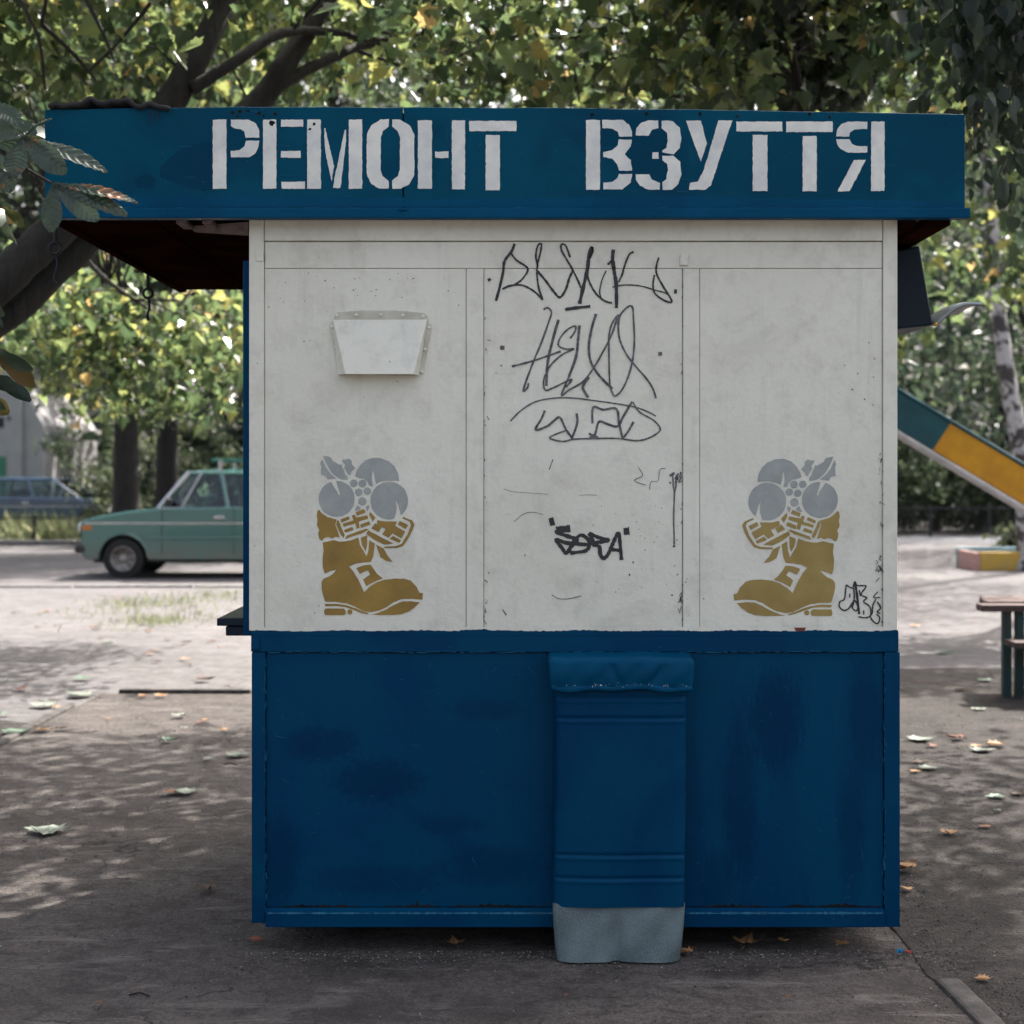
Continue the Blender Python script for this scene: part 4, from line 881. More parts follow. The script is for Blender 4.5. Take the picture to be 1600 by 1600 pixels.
m = MB(); m.box(tp.x - .55, tp.x, Ysl, Ysl + .44, tp.z - .06, tp.z); m.build('platform', M['sl_green'], sd, bevel=.005)
for x_ in (tp.x - .5, tp.x - .06):
    for Y in (Ysl + .05, Ysl + .39):
        m = MB(); m.tube([(x_, Y, 0), (x_, Y, tp.z + .55)], .025, 8); m.build('post', M['sl_green'], sd)
for k in range(8):
    zz = tp.z * (k + 1) / 9; m = MB(); m.tube([(tp.x - .5 - .9 * (1 - (k + 1) / 9), Ysl + .05, zz), (tp.x - .5 - .9 * (1 - (k + 1) / 9), Ysl + .39, zz)], .016, 8); m.build('rung', M['sl_green'], sd)
for Y in (Ysl + .05, Ysl + .39): m = MB(); m.tube([(tp.x - 1.4, Y, 0), (tp.x - .5, Y, tp.z)], .022, 8); m.build('ladder_rail', M['sl_green'], sd)
for px in (1700,):
    q = SL(px, 1.1)
    for Y in (Ysl + .02, Ysl + .42): m = MB(); m.tube([(q.x, Y, 0), (q.x, Y, q.z)], .025, 8); m.build('leg', M['sl_pale'], sd)

# sandbox
g = G(1532, 892); sb = empty('sandbox', (g.x, g.y, 0), 'low painted sandbox with pink side and yellow front boards', 'sandbox')
M['pink'] = simple('pink_paint', (.50, .24, .19), .7, scale=6, c2=(.42, .30, .27))
M['yel'] = simple('yellow_paint', (.56, .33, .035), .7, scale=5, c2=(.46, .31, .09))
M['cyan'] = simple('pale_blue_paint', (.22, .38, .42), .7, scale=5)
L_, Dp, hh = 2.2, .95, .29
m = MB(); m.box(g.x, g.x + L_, g.y, g.y + .09, 0, hh); m.build('front_board', M['yel'], sb, bevel=.012)
m = MB(); m.prism([(g.x - .002, g.y + .002, 0), (g.x - .09, g.y + .002, 0), (g.x - .09, g.y + Dp, 0), (g.x - .002, g.y + Dp, 0)], (0, 0, hh - .004)); m.build('side_board', M['pink'], sb, bevel=.012)
m = MB(); m.box(g.x + L_ + .002, g.x + L_ + .09, g.y, g.y + Dp, 0, hh - .004); m.build('side_board', M['pink'], sb, bevel=.012)
m = MB(); m.box(g.x - .1, g.x + L_, g.y + Dp + .003, g.y + Dp + .09, 0, hh + .03); m.build('back_board', M['cyan'], sb, bevel=.012)
m = MB(); m.grid(lambda u, v: (g.x - .09 + u * L_, g.y + .1 + v * (Dp - .11), hh - .07 + .03 * math.sin(u * 7) * math.cos(v * 5)), 16, 12); m.build('sand', M['sand'], sb, smooth=True)

# wooden table
tb = G(1582, 1091); tbr = empty('wooden_table', (tb.x + .5, tb.y, 0), 'brown plank table with dark green legs at the right edge', 'table')
M['plank'] = bark('plank', (.13, .085, .075), (.06, .038, .034), (2, 14, 14), .3)
M['grnleg'] = simple('green_leg', (.012, .055, .052), .6, scale=8, c2=(.03, .035, .03))
Yt = tb.y; top = W(1530, 944, Yt)
for k, (dx, dz) in enumerate(((0.0, 0), (.085, .02), (.115, .022), (.165, .021))):
    m = MB(); m.box(top.x + dx, top.x + 1.5, Yt - .08 + k * .165, Yt + .075 + k * .165, top.z - .045 + dz * .6, top.z + dz * .6); m.build('table_plank', M['plank'], tbr, bevel=.004)
zz = top.z - .046
for x0, x1, Y0 in ((1566, 1579, 0), (1586, 1599, .0)):
    p, q = W(x0, 0, Yt), W(x1, 0, Yt)
    m = MB(); m.box(p.x, q.x, Yt - .03 + Y0, Yt + .03 + Y0, 0, zz); m.build('leg', M['grnleg'], tbr, bevel=.004)
for Y0 in (.35, .5):
    m = MB(); m.box(top.x + .80, top.x + .86, Yt + Y0 - .03, Yt + Y0 + .03, 0, zz); m.build('leg', M['grnleg'], tbr, bevel=.004)
for Y0 in (.0, .4):
    m = MB(); m.box(top.x + 1.2, top.x + 1.26, Yt + Y0 - .03, Yt + Y0 + .03, 0, zz); m.build('leg', M['grnleg'], tbr, bevel=.004)
p = W(1578, 1001, Yt - .25); br_ = empty('wooden_bench', (p.x + .5, p.y, 0), 'low plank bench seat beside the brown table at the right edge', 'bench')
for k in range(2): m = MB(); m.box(p.x, p.x + 1.3, p.y - .12 + k * .13, p.y + k * .13, p.z - .04, p.z); m.build('seat_plank', M['plank'], br_, bevel=.004)
for x_ in (p.x + .28, p.x + 1.05): m = MB(); m.box(x_, x_ + .06, p.y - .03, p.y + .03, 0, p.z - .041); m.build('leg', M['grnleg'], br_, bevel=.003)

# fences
def fence(name, label, x0, x1, Y, h, posts, bars, rails):
    r = empty(name, ((x0 + x1) / 2, Y, 0), label, 'fence'); first = None
    for i in range(posts):
        x = x0 + (x1 - x0) * i / (posts - 1)
        if first is None: m = MB(); m.box(-.035, .035, -.035, .035, 0, h + .06); first = m.build('post', M['blackp'], r, local=True); first.location = (x - r.location.x, 0, 0)
        else: inst(first, r, (x - r.location.x, 0, 0))
    for z in rails: m = MB(); m.box(x0, x1, Y - .02, Y + .02, z - .02, z + .02); m.build('rail', M['blackp'], r)
    first = None
    for i in range(bars):
        x = x0 + (x1 - x0) * (i + .5) / bars - r.location.x
        if first is None: m = MB(); m.box(-.009, .009, -.009, .009, .06, h); first = m.build('bar', M['blackp'], r, local=True); first.location = (x, .03, 0)
        else: inst(first, r, (x, .03, 0))
fence('metal_fence', 'low black metal fence of thin bars in front of the bushes, right', 7.2, 17.0, 38.8, .72, 8, 90, (.1, .68))
fence('low_fence', 'low black rail on posts along the grass strip, left', -19.0, -8.9, 34.5, .56, 9, 0, (.56,))

# ------------------------------------------------------------------ buildings at the far left
M['wall_grey'] = simple('render_grey', (.42, .40, .39), .9, scale=2, c2=(.34, .33, .33))
M['wall_red'] = simple('red_brick_wall', (.16, .035, .035), .9, scale=6)
M['wall_pink'] = simple('pink_wall', (.40, .28, .26), .9, scale=3)
M['roof_pale'] = simple('pale_roof', (.62, .58, .58), .6, scale=3)
M['door_green'] = simple('green_door', (.05, .22, .13), .6)
M['dark_glass'] = simple('dark_window', (.02, .022, .025), .2)
b1 = empty('grey_building', (-19.5, 56, 0), 'grey rendered building with small dark windows at the far left', 'building')
def P3(px, py, Y): return W(px, py, Y)
Yq = 55.0; xa, xb, xc = P3(-190, 0, Yq).x, P3(33, 0, Yq).x, P3(66, 0, Yq).x
zt1 = P3(0, 560, Yq).z
m = MB(); m.box(xa, xb, Yq, Yq + 8, 0, zt1); m.build('wall', M['wall_grey'], b1)
m = MB(); m.prism([(xb + .003, Yq + .2, 0), (xc, Yq + .2, 0), (xc, Yq + .2, P3(0, 664, Yq).z), (xb + .003, Yq + .2, P3(0, 610, Yq).z)], (0, 7, 0)); m.build('side_wall', M['wall_grey'], b1)
m = MB(); m.box(xa - .3, xb + .3, Yq - .3, Yq + 8.3, zt1 + .003, zt1 + .25); m.build('roof', M['roof_pale'], b1)
for x0, x1, y0, y1 in ((-4, 6, 652, 668), (12, 16, 650, 657), (-60, -48, 652, 668)):
    p, q = P3(x0, y0, Yq), P3(x1, y1, Yq); m = MB(); m.box(p.x, q.x, Yq - .03, Yq + .05, q.z, p.z); m.build('window', M['dark_glass'], b1)
p, q = P3(-20, 713, Yq), P3(9, 745, Yq); m = MB(); m.box(p.x, q.x, Yq - .05, Yq + .05, .0, p.z); m.build('door', M['door_green'], b1)
b2 = empty('low_shed', (-17.5, 62, 0), 'low shed with pale roof and red wall beside the grey building', 'shed')
Yq = 60.0; p, q = P3(64, 690, Yq), P3(96, 0, Yq)
m = MB(); m.box(p.x, q.x, Yq, Yq + 4, 0, P3(0, 700, Yq).z); m.build('wall', M['wall_red'], b2)
m = MB(); m.box(p.x, q.x - .1, Yq + .2, Yq + 3.9, P3(0, 699, Yq).z, P3(0, 686, Yq).z); m.build('upper_wall', M['wall_pink'], b2)
m = MB(); m.box(p.x - .2, P3(112, 0, Yq).x, Yq - .3, Yq + 4.3, P3(0, 685, Yq).z, P3(0, 668, Yq).z); m.build('roof', M['roof_pale'], b2)

# ------------------------------------------------------------------ trees
# the leaning maple whose stems pass behind the roof
nm = empty('maple_tree', (-3.7, 8.3, 0), 'maple with two dark leaning stems passing behind the kiosk roof', 'tree')
mb = MB(); src = []
s1 = limb(mb, [(-3.7, 8.3, -.05), (-3.62, 8.3, .7), W(-110, 560, 8.3), W(0, 440, 8.4), W(98, 350, 8.6), W(188, 255, 8.8), W(262, 165, 9.0), W(306, 92, 9.1), W(352, 0, 9.3), W(405, -130, 9.6), W(500, -420, 10.2), W(560, -800, 11)], .125, .05, 12, 6)
s2 = limb(mb, [(-3.55, 8.35, .0), (-3.45, 8.4, .6), W(-60, 570, 8.45), W(25, 480, 8.6), W(130, 382, 8.8), W(260, 275, 9.1), W(400, 163, 9.5), W(442, 105, 9.6), W(482, 45, 9.8), W(530, -40, 10), W(640, -260, 10.6), W(760, -640, 11.3)], .105, .045, 12, 6)
src += s1[20:] + s2[20:]
for pts, r0, r1 in (([W(405, 162, 9.5), W(450, 125, 9.6), W(515, 92, 9.9), W(590, 68, 10.3), W(720, 85, 10.8), W(860, 110, 11.4)], .045, .015),
                    ([W(300, 140, 9.0), W(365, 98, 9.1), W(440, 52, 9.4), W(520, 50, 9.9), W(600, 62, 10.2), W(760, 30, 10.9)], .04, .014),
                    ([W(465, 72, 9.7), W(450, 110, 9.8), W(420, 140, 10), W(395, 175, 10.2)], .035, .02),
                    ([W(850, 100, 11.3), W(930, 135, 11.6), W(1090, 152, 11.8), W(1180, 128, 12)], .022, .01), ([W(860, 60, 10.5), W(1050, 48, 10.8), W(1170, 48, 11)], .016, .006),
                    ([W(255, -20, 8.6), W(190, 60, 8.6), W(138, 112, 8.6)], .014, .006), ([W(125, -20, 8.4), W(160, 50, 8.4), W(178, 95, 8.4)], .013, .006), ([W(65, 38, 8.2), W(110, 80, 8.4), W(150, 125, 8.6)], .014, .007), ([W(350, -20, 9.2), W(220, -150, 9.0), W(60, -260, 8.5)], .07, .02),
                    ([W(530, -40, 10), W(800, -200, 10.5), W(1100, -330, 11), W(1500, -380, 11.5)], .07, .02), ([W(640, -260, 10.6), W(900, -480, 10), W(1250, -600, 9.5)], .06, .02), ([W(500, -420, 10.2), W(250, -600, 9.5)], .05, .02),
                    ([W(560, 80, 9.9), W(640, 110, 10), W(700, 150, 10.1), W(740, 175, 10.1)], .012, .006), ([W(690, -20, 9.6), W(660, 50, 9.6), W(690, 120, 9.7)], .012, .006), ([W(960, -20, 10.2), W(900, 60, 10.2), W(905, 160, 10.3)], .014, .006),
                    ([W(1060, -20, 10.8), W(1020, 70, 10.8), W(1060, 140, 10.8)], .013, .006), ([W(20, -20, 8.3), W(60, 60, 8.3), W(70, 140, 8.4)], .012, .006), ([W(150, 320, 8.9), W(120, 380, 10.5), W(170, 440, 12.3), W(260, 500, 13.6)], .035, .010)):
    src += limb(mb, pts, r0, r1, 7, 5)
cs = []
for _ in range(165):                                     # the skirt that is in view above the roof
    Y = random.uniform(8.6, 13.0); px = random.uniform(-260, 1500); py = random.uniform(-190, 150)
    if 230 < px < 560 and py > -20 and Y < 9.8 : continue
    if 1150 < px < 1310 and py > -60 and Y < 10.6: Y += 2.2
    cs.append(W(px, py - (25 if random.random() < .5 else 0), Y))
for _ in range(110):                                     # the crown above
    cs.append(Vector((random.uniform(-4.6, 5.6), random.uniform(4.6, 9.6), random.uniform(5.0, 8.0))))
for _ in range(34):                                      # low bough seen under the canopy, left
    cs.append(W(random.uniform(40, 400), random.choice([random.uniform(400, 560), random.uniform(470, 630)]), random.uniform(12.6, 15.5)))
cs = np.array([tuple(c) for c in cs])
twigs(mb, src, cs, .011, .003, 1)
mb.build('trunk', M['bark'], nm, smooth=True)
leaves_mesh('crown', M['leaf_maple'], 'maple', scatter(cs, 92, (.30, .30, .15)), .106, nm)

# slim tree with the reddish stem behind the roof, right
st = empty('slim_tree', (2.05, 10.0, 0), 'slim tree with a reddish brown stem leaning above the roof, right', 'tree')
mb = MB(); src = limb(mb, [W(1330, 1116, 10), W(1320, 700, 10), W(1290, 320, 10), W(1256, 178, 10), W(1243, 120, 10), W(1228, 60, 10), W(1208, 0, 10), W(1175, -160, 10), W(1150, -400, 10)], .05, .025, 10, 6)
cs = np.array([tuple(W(random.uniform(1170, 1350), random.uniform(30, 165), random.uniform(10.5, 11.6))) for _ in range(16)] + [tuple(W(random.uniform(1050, 1420), random.uniform(-420, -10), random.uniform(9, 11))) for _ in range(40)])
twigs(mb, src, cs, .010, .003); mb.build('trunk', M['bark_r'], st, smooth=True)
leaves_mesh('crown', M['leaf_dark'], 'maple', scatter(cs, 45, (.16, .2, .16)), .13, st)

# linden boughs hanging in from the right
ln = empty('linden_tree', (4.6, 7.6, 0), 'linden with dark boughs hanging in at the upper right', 'tree')
mb = MB(); src = limb(mb, [(4.6, 7.6, -.1), (4.5, 7.6, 2), (4.4, 7.5, 4.5), (4.2, 7.4, 8)], .2, .08, 12, 6)
for q in ([(4.4, 7.5, 4.4), W(1750, -160, 7.5), W(1600, -120, 7.4), W(1500, -40, 7.2)], [(4.4, 7.5, 3.9), W(1800, 40, 8), W(1650, 60, 8.1), W(1530, 110, 8.2)], [(4.4, 7.5, 5), W(1700, -420, 8.5), W(1400, -500, 9)]): src += limb(mb, q, .06, .012, 7, 6)
cs = []
for _ in range(46):
    u = random.random() ** .7; px = 1440 + u * 260; cs.append(W(px, random.uniform(-150, 90 + 230 * u), random.uniform(6.6, 8.8)))
for _ in range(45): cs.append(Vector((random.uniform(2.2, 6), random.uniform(6.5, 10.5), random.uniform(4.3, 8))))
for _ in range(6): cs.append(W(random.uniform(1590, 1700), random.uniform(180, 380), random.uniform(8.6, 10.5)))
sh = np.array([(random.uniform(3.6, 8), random.uniform(8.5, 13.4), random.uniform(5.2, 7.4)) for _ in range(75)])  # unseen leaf clumps added to shade the dirt right of the kiosk
cs = np.array([tuple(c) for c in cs]); twigs(mb, src, cs, .009, .0025)
mb.build('trunk', M['bark_d'], ln, smooth=True)
leaves_mesh('crown', M['leaf_dark'], 'oval', scatter(cs, 52, (.15, .17, .20)), .078, ln, pitch=(-85, -25))  # dark leaf material puts the shade on these boughs into the colour
leaves_mesh('crown', M['leaf_dark'], 'oval', scatter(sh, 75, (.40, .40, .25)), .13, ln, pitch=(-50, 10))  # extra out-of-view leaf mesh, added for its shade on the ground

# horse chestnut reaching in from the left
ch = empty('chestnut_tree', (-2.9, 4.9, 0), 'horse chestnut with brown edged leaves reaching in at the left edge', 'tree')
mb = MB(); src = limb(mb, [(-2.9, 4.9, -.1), (-2.85, 4.9, 1.5), (-2.8, 4.85, 3), (-2.9, 4.8, 6)], .16, .07, 12, 6)
bA, bB = W(36, 214, 4.35), W(84, 288, 4.32)
src += limb(mb, [(-2.83, 4.87, 2.3), (-2.1, 4.6, 2.75), W(-60, 180, 4.4), bA], .03, .005, 6, 5); limb(mb, [W(-60, 180, 4.4), W(20, 250, 4.35), bB], .008, .0035, 6, 5)
src += limb(mb, [(-2.85, 4.88, 2.0), W(-160, 380, 5.2), W(-60, 470, 5.6)], .025, .006, 6, 5)
def leaflet(base, tip, w, roll, curl=.25):
    b, t = Vector(base), Vector(tip); ax = (t - b); L = ax.length; ax.normalize()
    up = Vector((0, -1, .35)); sd_ = ax.cross(up).normalized(); nn = sd_.cross(ax).normalized()
    sd_, nn = sd_ * math.cos(roll) + nn * math.sin(roll), nn * math.cos(roll) - sd_ * math.sin(roll)
    def fn(u, v):
        wid = w * (max(0, math.sin(math.pi * min(1, v ** 1.45 * .93 + .035)))) ** .8 + .0008
        x = (u - .5) * 2
        z_ = .18 * abs(x) * wid + .0024 * math.sin(v * 64 - abs(x) * 8 + 1.5 * math.sin(v * 9 + roll * 7)) + .004 * math.sin(v * 7 + x * 2 + roll * 11) * (abs(x) > .05) * (1 - v * .6) - curl * L * v * v * .5
        return b + ax * (v * L) + sd_ * (x * wid) + nn * z_
    return fn
def lf_mat(name, brown):
    m, t, b = nmat(name); v = coords(t)
    n = noise(t, v, 13, 5, .6)
    c = mix(t, ramp(t, noise(t, v, 40, 3), [(.3, 0), (.7, 1)]), (.030, .052, .036), (.055, .084, .054))
    c = mix(t, ramp(t, n, [(brown, 0), (brown + .04, 1)]), c, (.20, .085, .03))
    t.links.new(c, b.inputs['Base Color']); b.inputs['Roughness'].default_value = .4
    tr = t.nodes.new('ShaderNodeBsdfTranslucent'); t.links.new(c, tr.inputs[0]); ms = t.nodes.new('ShaderNodeMixShader'); ms.inputs[0].default_value = .25
    t.links.new(b.outputs[0], ms.inputs[1]); t.links.new(tr.outputs[0], ms.inputs[2]); t.links.new(ms.outputs[0], t.nodes['Material Output'].inputs[0]); return m
M['lf1'], M['lf2'] = lf_mat('chestnut_leaf', .66), lf_mat('chestnut_leaf_scorched', .56)
for bs, tp_, w, rl, mt, dy in ((bA, (166, 254), .028, .5, 'lf2', -.03), (bA, (97, 266), .036, -.3, 'lf2', -.05), (bA, (18, 274), .032, .1, 'lf1', -.03), (bA, (-30, 262), .03, .3, 'lf1', .02), (bA, (75, 180), .022, .9, 'lf1', .05), (bA, (-20, 196), .03, .2, 'lf1', -.04), (bA, (140, 236), .022, 1.0, 'lf1', .03),
                          (bB, (215, 303), .026, .6, 'lf2', -.02), (bB, (197, 327), .026, .2, 'lf1', -.04), (bB, (150, 341), .032, -.2, 'lf1', -.05), (bB, (78, 360), .030, .1, 'lf1', -.04), (bB, (150, 292), .018, 1.1, 'lf1', .03), (W(-5, 262, 4.3), (22, 300), .026, .4, 'lf2', .0), (W(-20, 160, 4.35), (34, 190), .03, .2, 'lf1', 0)):
    tipv = W(*tp_, 4.34 + dy); m = MB(); m.grid(leaflet(bs, tipv, w * .92, rl), 10, 60); m.build('leaflet', M[mt], ch, smooth=True)
mb.build('trunk', M['bark_d'], ch, smooth=True)
mb = MB()
for _ in range(44):
    if random.random() < .45: c = W(random.uniform(-150, 20), random.uniform(120, 400), random.uniform(4.6, 5.6))
    else: c = W(random.uniform(-190, 6), random.uniform(450, 620), random.uniform(4.9, 6.0))
    n_ = random.choice([5, 6, 7]); a0 = random.uniform(0, 6.28)
    for k in range(n_):
        an = a0 + (k - n_ / 2) * .62; L = random.uniform(.09, .15); mb.grid(leaflet(c, c + Vector((math.cos(an) * L, math.sin(an) * L * .8, -L * random.uniform(.3, .9))), L * .2, random.uniform(-.6, .6)), 2, 8)
mb.build('crown', M['leaf_chestnut'], ch, smooth=True)

# two maples by the road, their trunks behind the green car
g1 = G(196, 867); g1 = (W(196, 0, 30).x, 30, 0); g2 = (W(259, 0, 32).x, 32, 0)
tree('roadside_maple', 'thick grey trunk of the left of two maples behind the green car', g1, 11, .27, (g1[0] - .5, 29.6, 7.4), (3.6, 3.2, 4.6), 210, 46, .17, 'leaf_green', 'bark', 'maple', spread=.42, zmin=2.6)
tree('roadside_maple', 'dark trunk of the right of two maples, just above the green car roof', g2, 12, .25, (g2[0] + 1.6, 31.8, 7.8), (3.8, 3.2, 4.8), 200, 46, .17, 'leaf_green', 'bark_d', 'maple', spread=.42, zmin=2.9)
# birch
gb = W(1606, 892, 25)
tree('birch_tree', 'birch with a mottled pale trunk at the right edge behind the slide', (gb.x, 25, 0), 13, .16, (gb.x - .6, 25.6, 9.2), (2.8, 2.6, 4.6), 150, 46, .11, 'leaf_green', 'birch', 'oval', spread=.35,
     mids=[(gb.x, 25, 0), W(1597, 720, 25), W(1576, 600, 25), W(1560, 480, 25), W(1548, 330, 25), W(1541, 180, 25), W(1532, -60, 25), W(1520, -420, 25)])
# maple boughs with bright leaves in the right gap
mr = (5.9, 17.6, 0)
tree('maple_tree', 'maple with bright yellow green leaves showing above the slide', mr, 9, .12, (4.6, 16.6, 5.6), (2.3, 1.6, 3.0), 80, 40, .15, 'leaf_maple', 'bark', 'maple', spread=.28, zmin=2.6)
# trees further off
BG = [(-16.0, 41, 12, 'leaf_green', 'background tree standing above the blue car, far left'), (-10.5, 48, 15, 'leaf_dark', 'tall dark tree rising behind the roadside maples'), (-5.0, 42, 14, 'leaf_pale', 'pale leaved tree seen over the left part of the roof'),
      (-20.5, 67, 12, 'leaf_dark', 'dark tree behind the shed roof at the far left'), (-25.5, 70, 14, 'leaf_green', 'green tree behind the grey building'),
      (0.5, 36, 13, 'leaf_green', 'green tree seen over the middle of the roof'), (4.6, 44, 15, 'leaf_dark', 'dark tree seen over the right part of the roof'), (9.5, 45, 14, 'leaf_dark', 'dark tree behind the metal fence left of the birch'),
      (13.5, 44, 14, 'leaf_green', 'green tree behind the metal fence right of the birch'), (10.9, 33, 11, 'leaf_dark', 'shady tree filling the gap right of the kiosk above the slide')]
for x, y, h_, mt, lb in BG:
    tree('background_tree', lb, (x, y, 0), h_, .22, (x, y, h_ * .60), (3.4, 3.0, h_ * .42), 92, 36, .20, mt, 'bark_d', 'simple', spread=.5, group='trees behind the playground and road', zmin=2.4)
# shrubs
def shrub(label, px, Y, w, h_, mt, n=38, per=60, size=.10, cat='shrub'):
    c = W(px, 0, Y); r = empty('shrub', (c.x, Y, 0), label, cat, 'shrubs along the fences'); mb = MB()
    cs = ellip(n, (c.x, Y, h_ * .52), (w / 2, w / 2.4, h_ * .5), .2); cs[:, 2] = np.maximum(cs[:, 2], .1)
    for q in cs[::3]: mb.tube([(c.x + random.uniform(-.1, .1), Y, 0), Vector((c.x, Y, 0)).lerp(Vector(q), .5) + Vector((0, 0, .15)), q], [.02, .014, .006], 5)
    mb.build('stem', M['bark_d'], r); leaves_mesh('foliage', M[mt], 'simple', scatter(cs, per, (.16, .16, .14)), size, r)
shrub('pale shrub between the blue car and the roadside maple trunk', 165, 33.0, 1.3, 1.7, 'leaf_pale', 20, 50)
shrub('small shrub right of the two maple trunks, over the green car roof', 330, 40, 5.5, 3.0, 'leaf_pale', 60)
shrub('bushy shrub left of the maple trunks below the shed roof', 118, 50, 3.4, 3.0, 'leaf_green', 40)
for i, (px, Y, w, h_, mt, lb) in enumerate([(1395, 41.5, 3.2, 2.3, 'leaf_green', 'shrub behind the metal fence next to the kiosk wall'), (1465, 42.5, 3.2, 2.7, 'leaf_green', 'rounded shrub behind the metal fence under the slide'),
      (1530, 41.5, 3.0, 2.2, 'leaf_green', 'green shrub behind the metal fence left of the birch foot'), (1600, 42, 3.4, 2.6, 'leaf_green', 'shrub behind the metal fence at the right edge'), (1480, 46, 6, 4.6, 'leaf_dark', 'tall dark shrub at the back under the slide')]):
    shrub(lb, px, Y, w, h_, mt, 46, 60, .12)
# weed behind the sandbox
c = W(1572, 842, 27.2); wr_ = empty('weed', (c.x, 27.2, 0), 'leafy weed growing behind the sandbox', 'plant')
mb = MB(); cs = np.array([(c.x + random.uniform(-.3, .4), 27.2 + random.uniform(-.2, .2), random.uniform(.15, .62)) for _ in range(14)])
for q in cs: mb.tube([(c.x, 27.2, 0), q], [.01, .004], 5)
mb.build('stem', M['bark_d'], wr_); leaves_mesh('foliage', M['leaf_pale'], 'oval', scatter(cs, 14, (.07, .07, .05)), .12, wr_)

# the wood beyond, one mass
pos = []
cl = np.array([(random.uniform(-34, 34), random.uniform(56, 70), random.uniform(0, 1) ** 1.1 * 19) for _ in range(620)] + [(random.uniform(-34, 34), random.uniform(70, 80), random.uniform(0, 14)) for _ in range(320)])
cl = cl[~((cl[:, 0] < -14) & (cl[:, 1] < 66) & (cl[:, 2] < 8))]
wood = leaves_mesh('wood', M['leaf_dark'], 'simple', scatter(cl, 44, (.9, .9, .7)), .66, None); tag(wood, 'dense wood far behind the playground and road', 'wood', kind='stuff')

# grass
def blades(n, fn): return np.array([fn() for _ in range(n)])
gp = blades(6500, lambda: (random.uniform(-22, -1.5), random.uniform(34.2, 37.4), 0.0))
gr = leaves_mesh('grass', M['grass'], 'blade', gp, .5, None, pitch=(45, 95), roll=12); tag(gr, 'tall grass strip beyond the road on the left', 'grass', kind='stuff')
tu = []
for px, py, s_, n_ in ((225, 945, .26, 330), (250, 972, .20, 300), (300, 938, .35, 160), (170, 958, .3, 110), (345, 932, .35, 180), (200, 978, .25, 60), (320, 955, .2, 40)):
    q = G(px, py)
    for _ in range(n_): tu.append((q.x + random.gauss(0, s_ * 1.2), q.y + random.gauss(0, s_ * 1.3), 0))
tf = leaves_mesh('grass_tufts', M['grass'], 'blade', np.array(tu), .085, None, pitch=(25, 90), roll=25); tag(tf, 'sparse low grass tufts in the sand near the green car', 'grass', kind='stuff')

# ------------------------------------------------------------------ fallen leaves, litter
M['fl_pale'] = simple('fallen_pale', (.19, .215, .17), .7, scale=20, c2=(.13, .155, .11))
M['fl_rust'] = simple('fallen_rust', (.24, .075, .03), .7, scale=25, c2=(.14, .05, .025))
M['fl_tan'] = simple('fallen_tan', (.40, .22, .08), .7, scale=25, c2=(.25, .12, .05))
M['fl_brown'] = simple('fallen_brown', (.11, .065, .04), .8, scale=25, c2=(.07, .04, .025))
M['fl_green'] = simple('fallen_green', (.06, .13, .09), .6, scale=20, c2=(.10, .15, .07))
def fallen_mesh(curl, seed):
    T, F = leaf_template('maple'); rs = np.random.default_rng(seed)
    V = [(x, y - .4, max(0.0, curl * (x * x * .9 + (y - .4) ** 2 * .7) + .03 * rs.uniform(-1, 1) + .03)) for x, y, z in T]
    return V, F
FM = {}
def fallen(px, py, size, mt, label, rz=None, curl=.35, group=None, stretch=1.0, name='fallen_leaf'):
    key = (mt, round(curl, 2), random.randrange(3))
    if key not in FM:
        V, F = fallen_mesh(curl, hash(key) % 1000 if False else len(FM)); m = MB(); m.add(V, [tuple(f) for f in F])
        m.tube([(0, -.4, .03), (.03, -.62, .06), (.02, -.85, .03)], .012, 4); o = m.build(name, M[mt]); FM[key] = o
        md = o.modifiers.new('s', 'SOLIDIFY'); md.thickness = .006
    else: o = FM[key].copy(); col.objects.link(o)
    q = G(px, py); o.location = (q.x, q.y, .014); o.scale = (size, size * stretch, size * .8); o.rotation_euler = (0, 0, random.uniform(0, 6.28) if rz is None else rz)
    for k_ in ('label', 'category', 'group'):
        if k_ in o: del o[k_]
    return tag(o, label, 'fallen leaf', group)
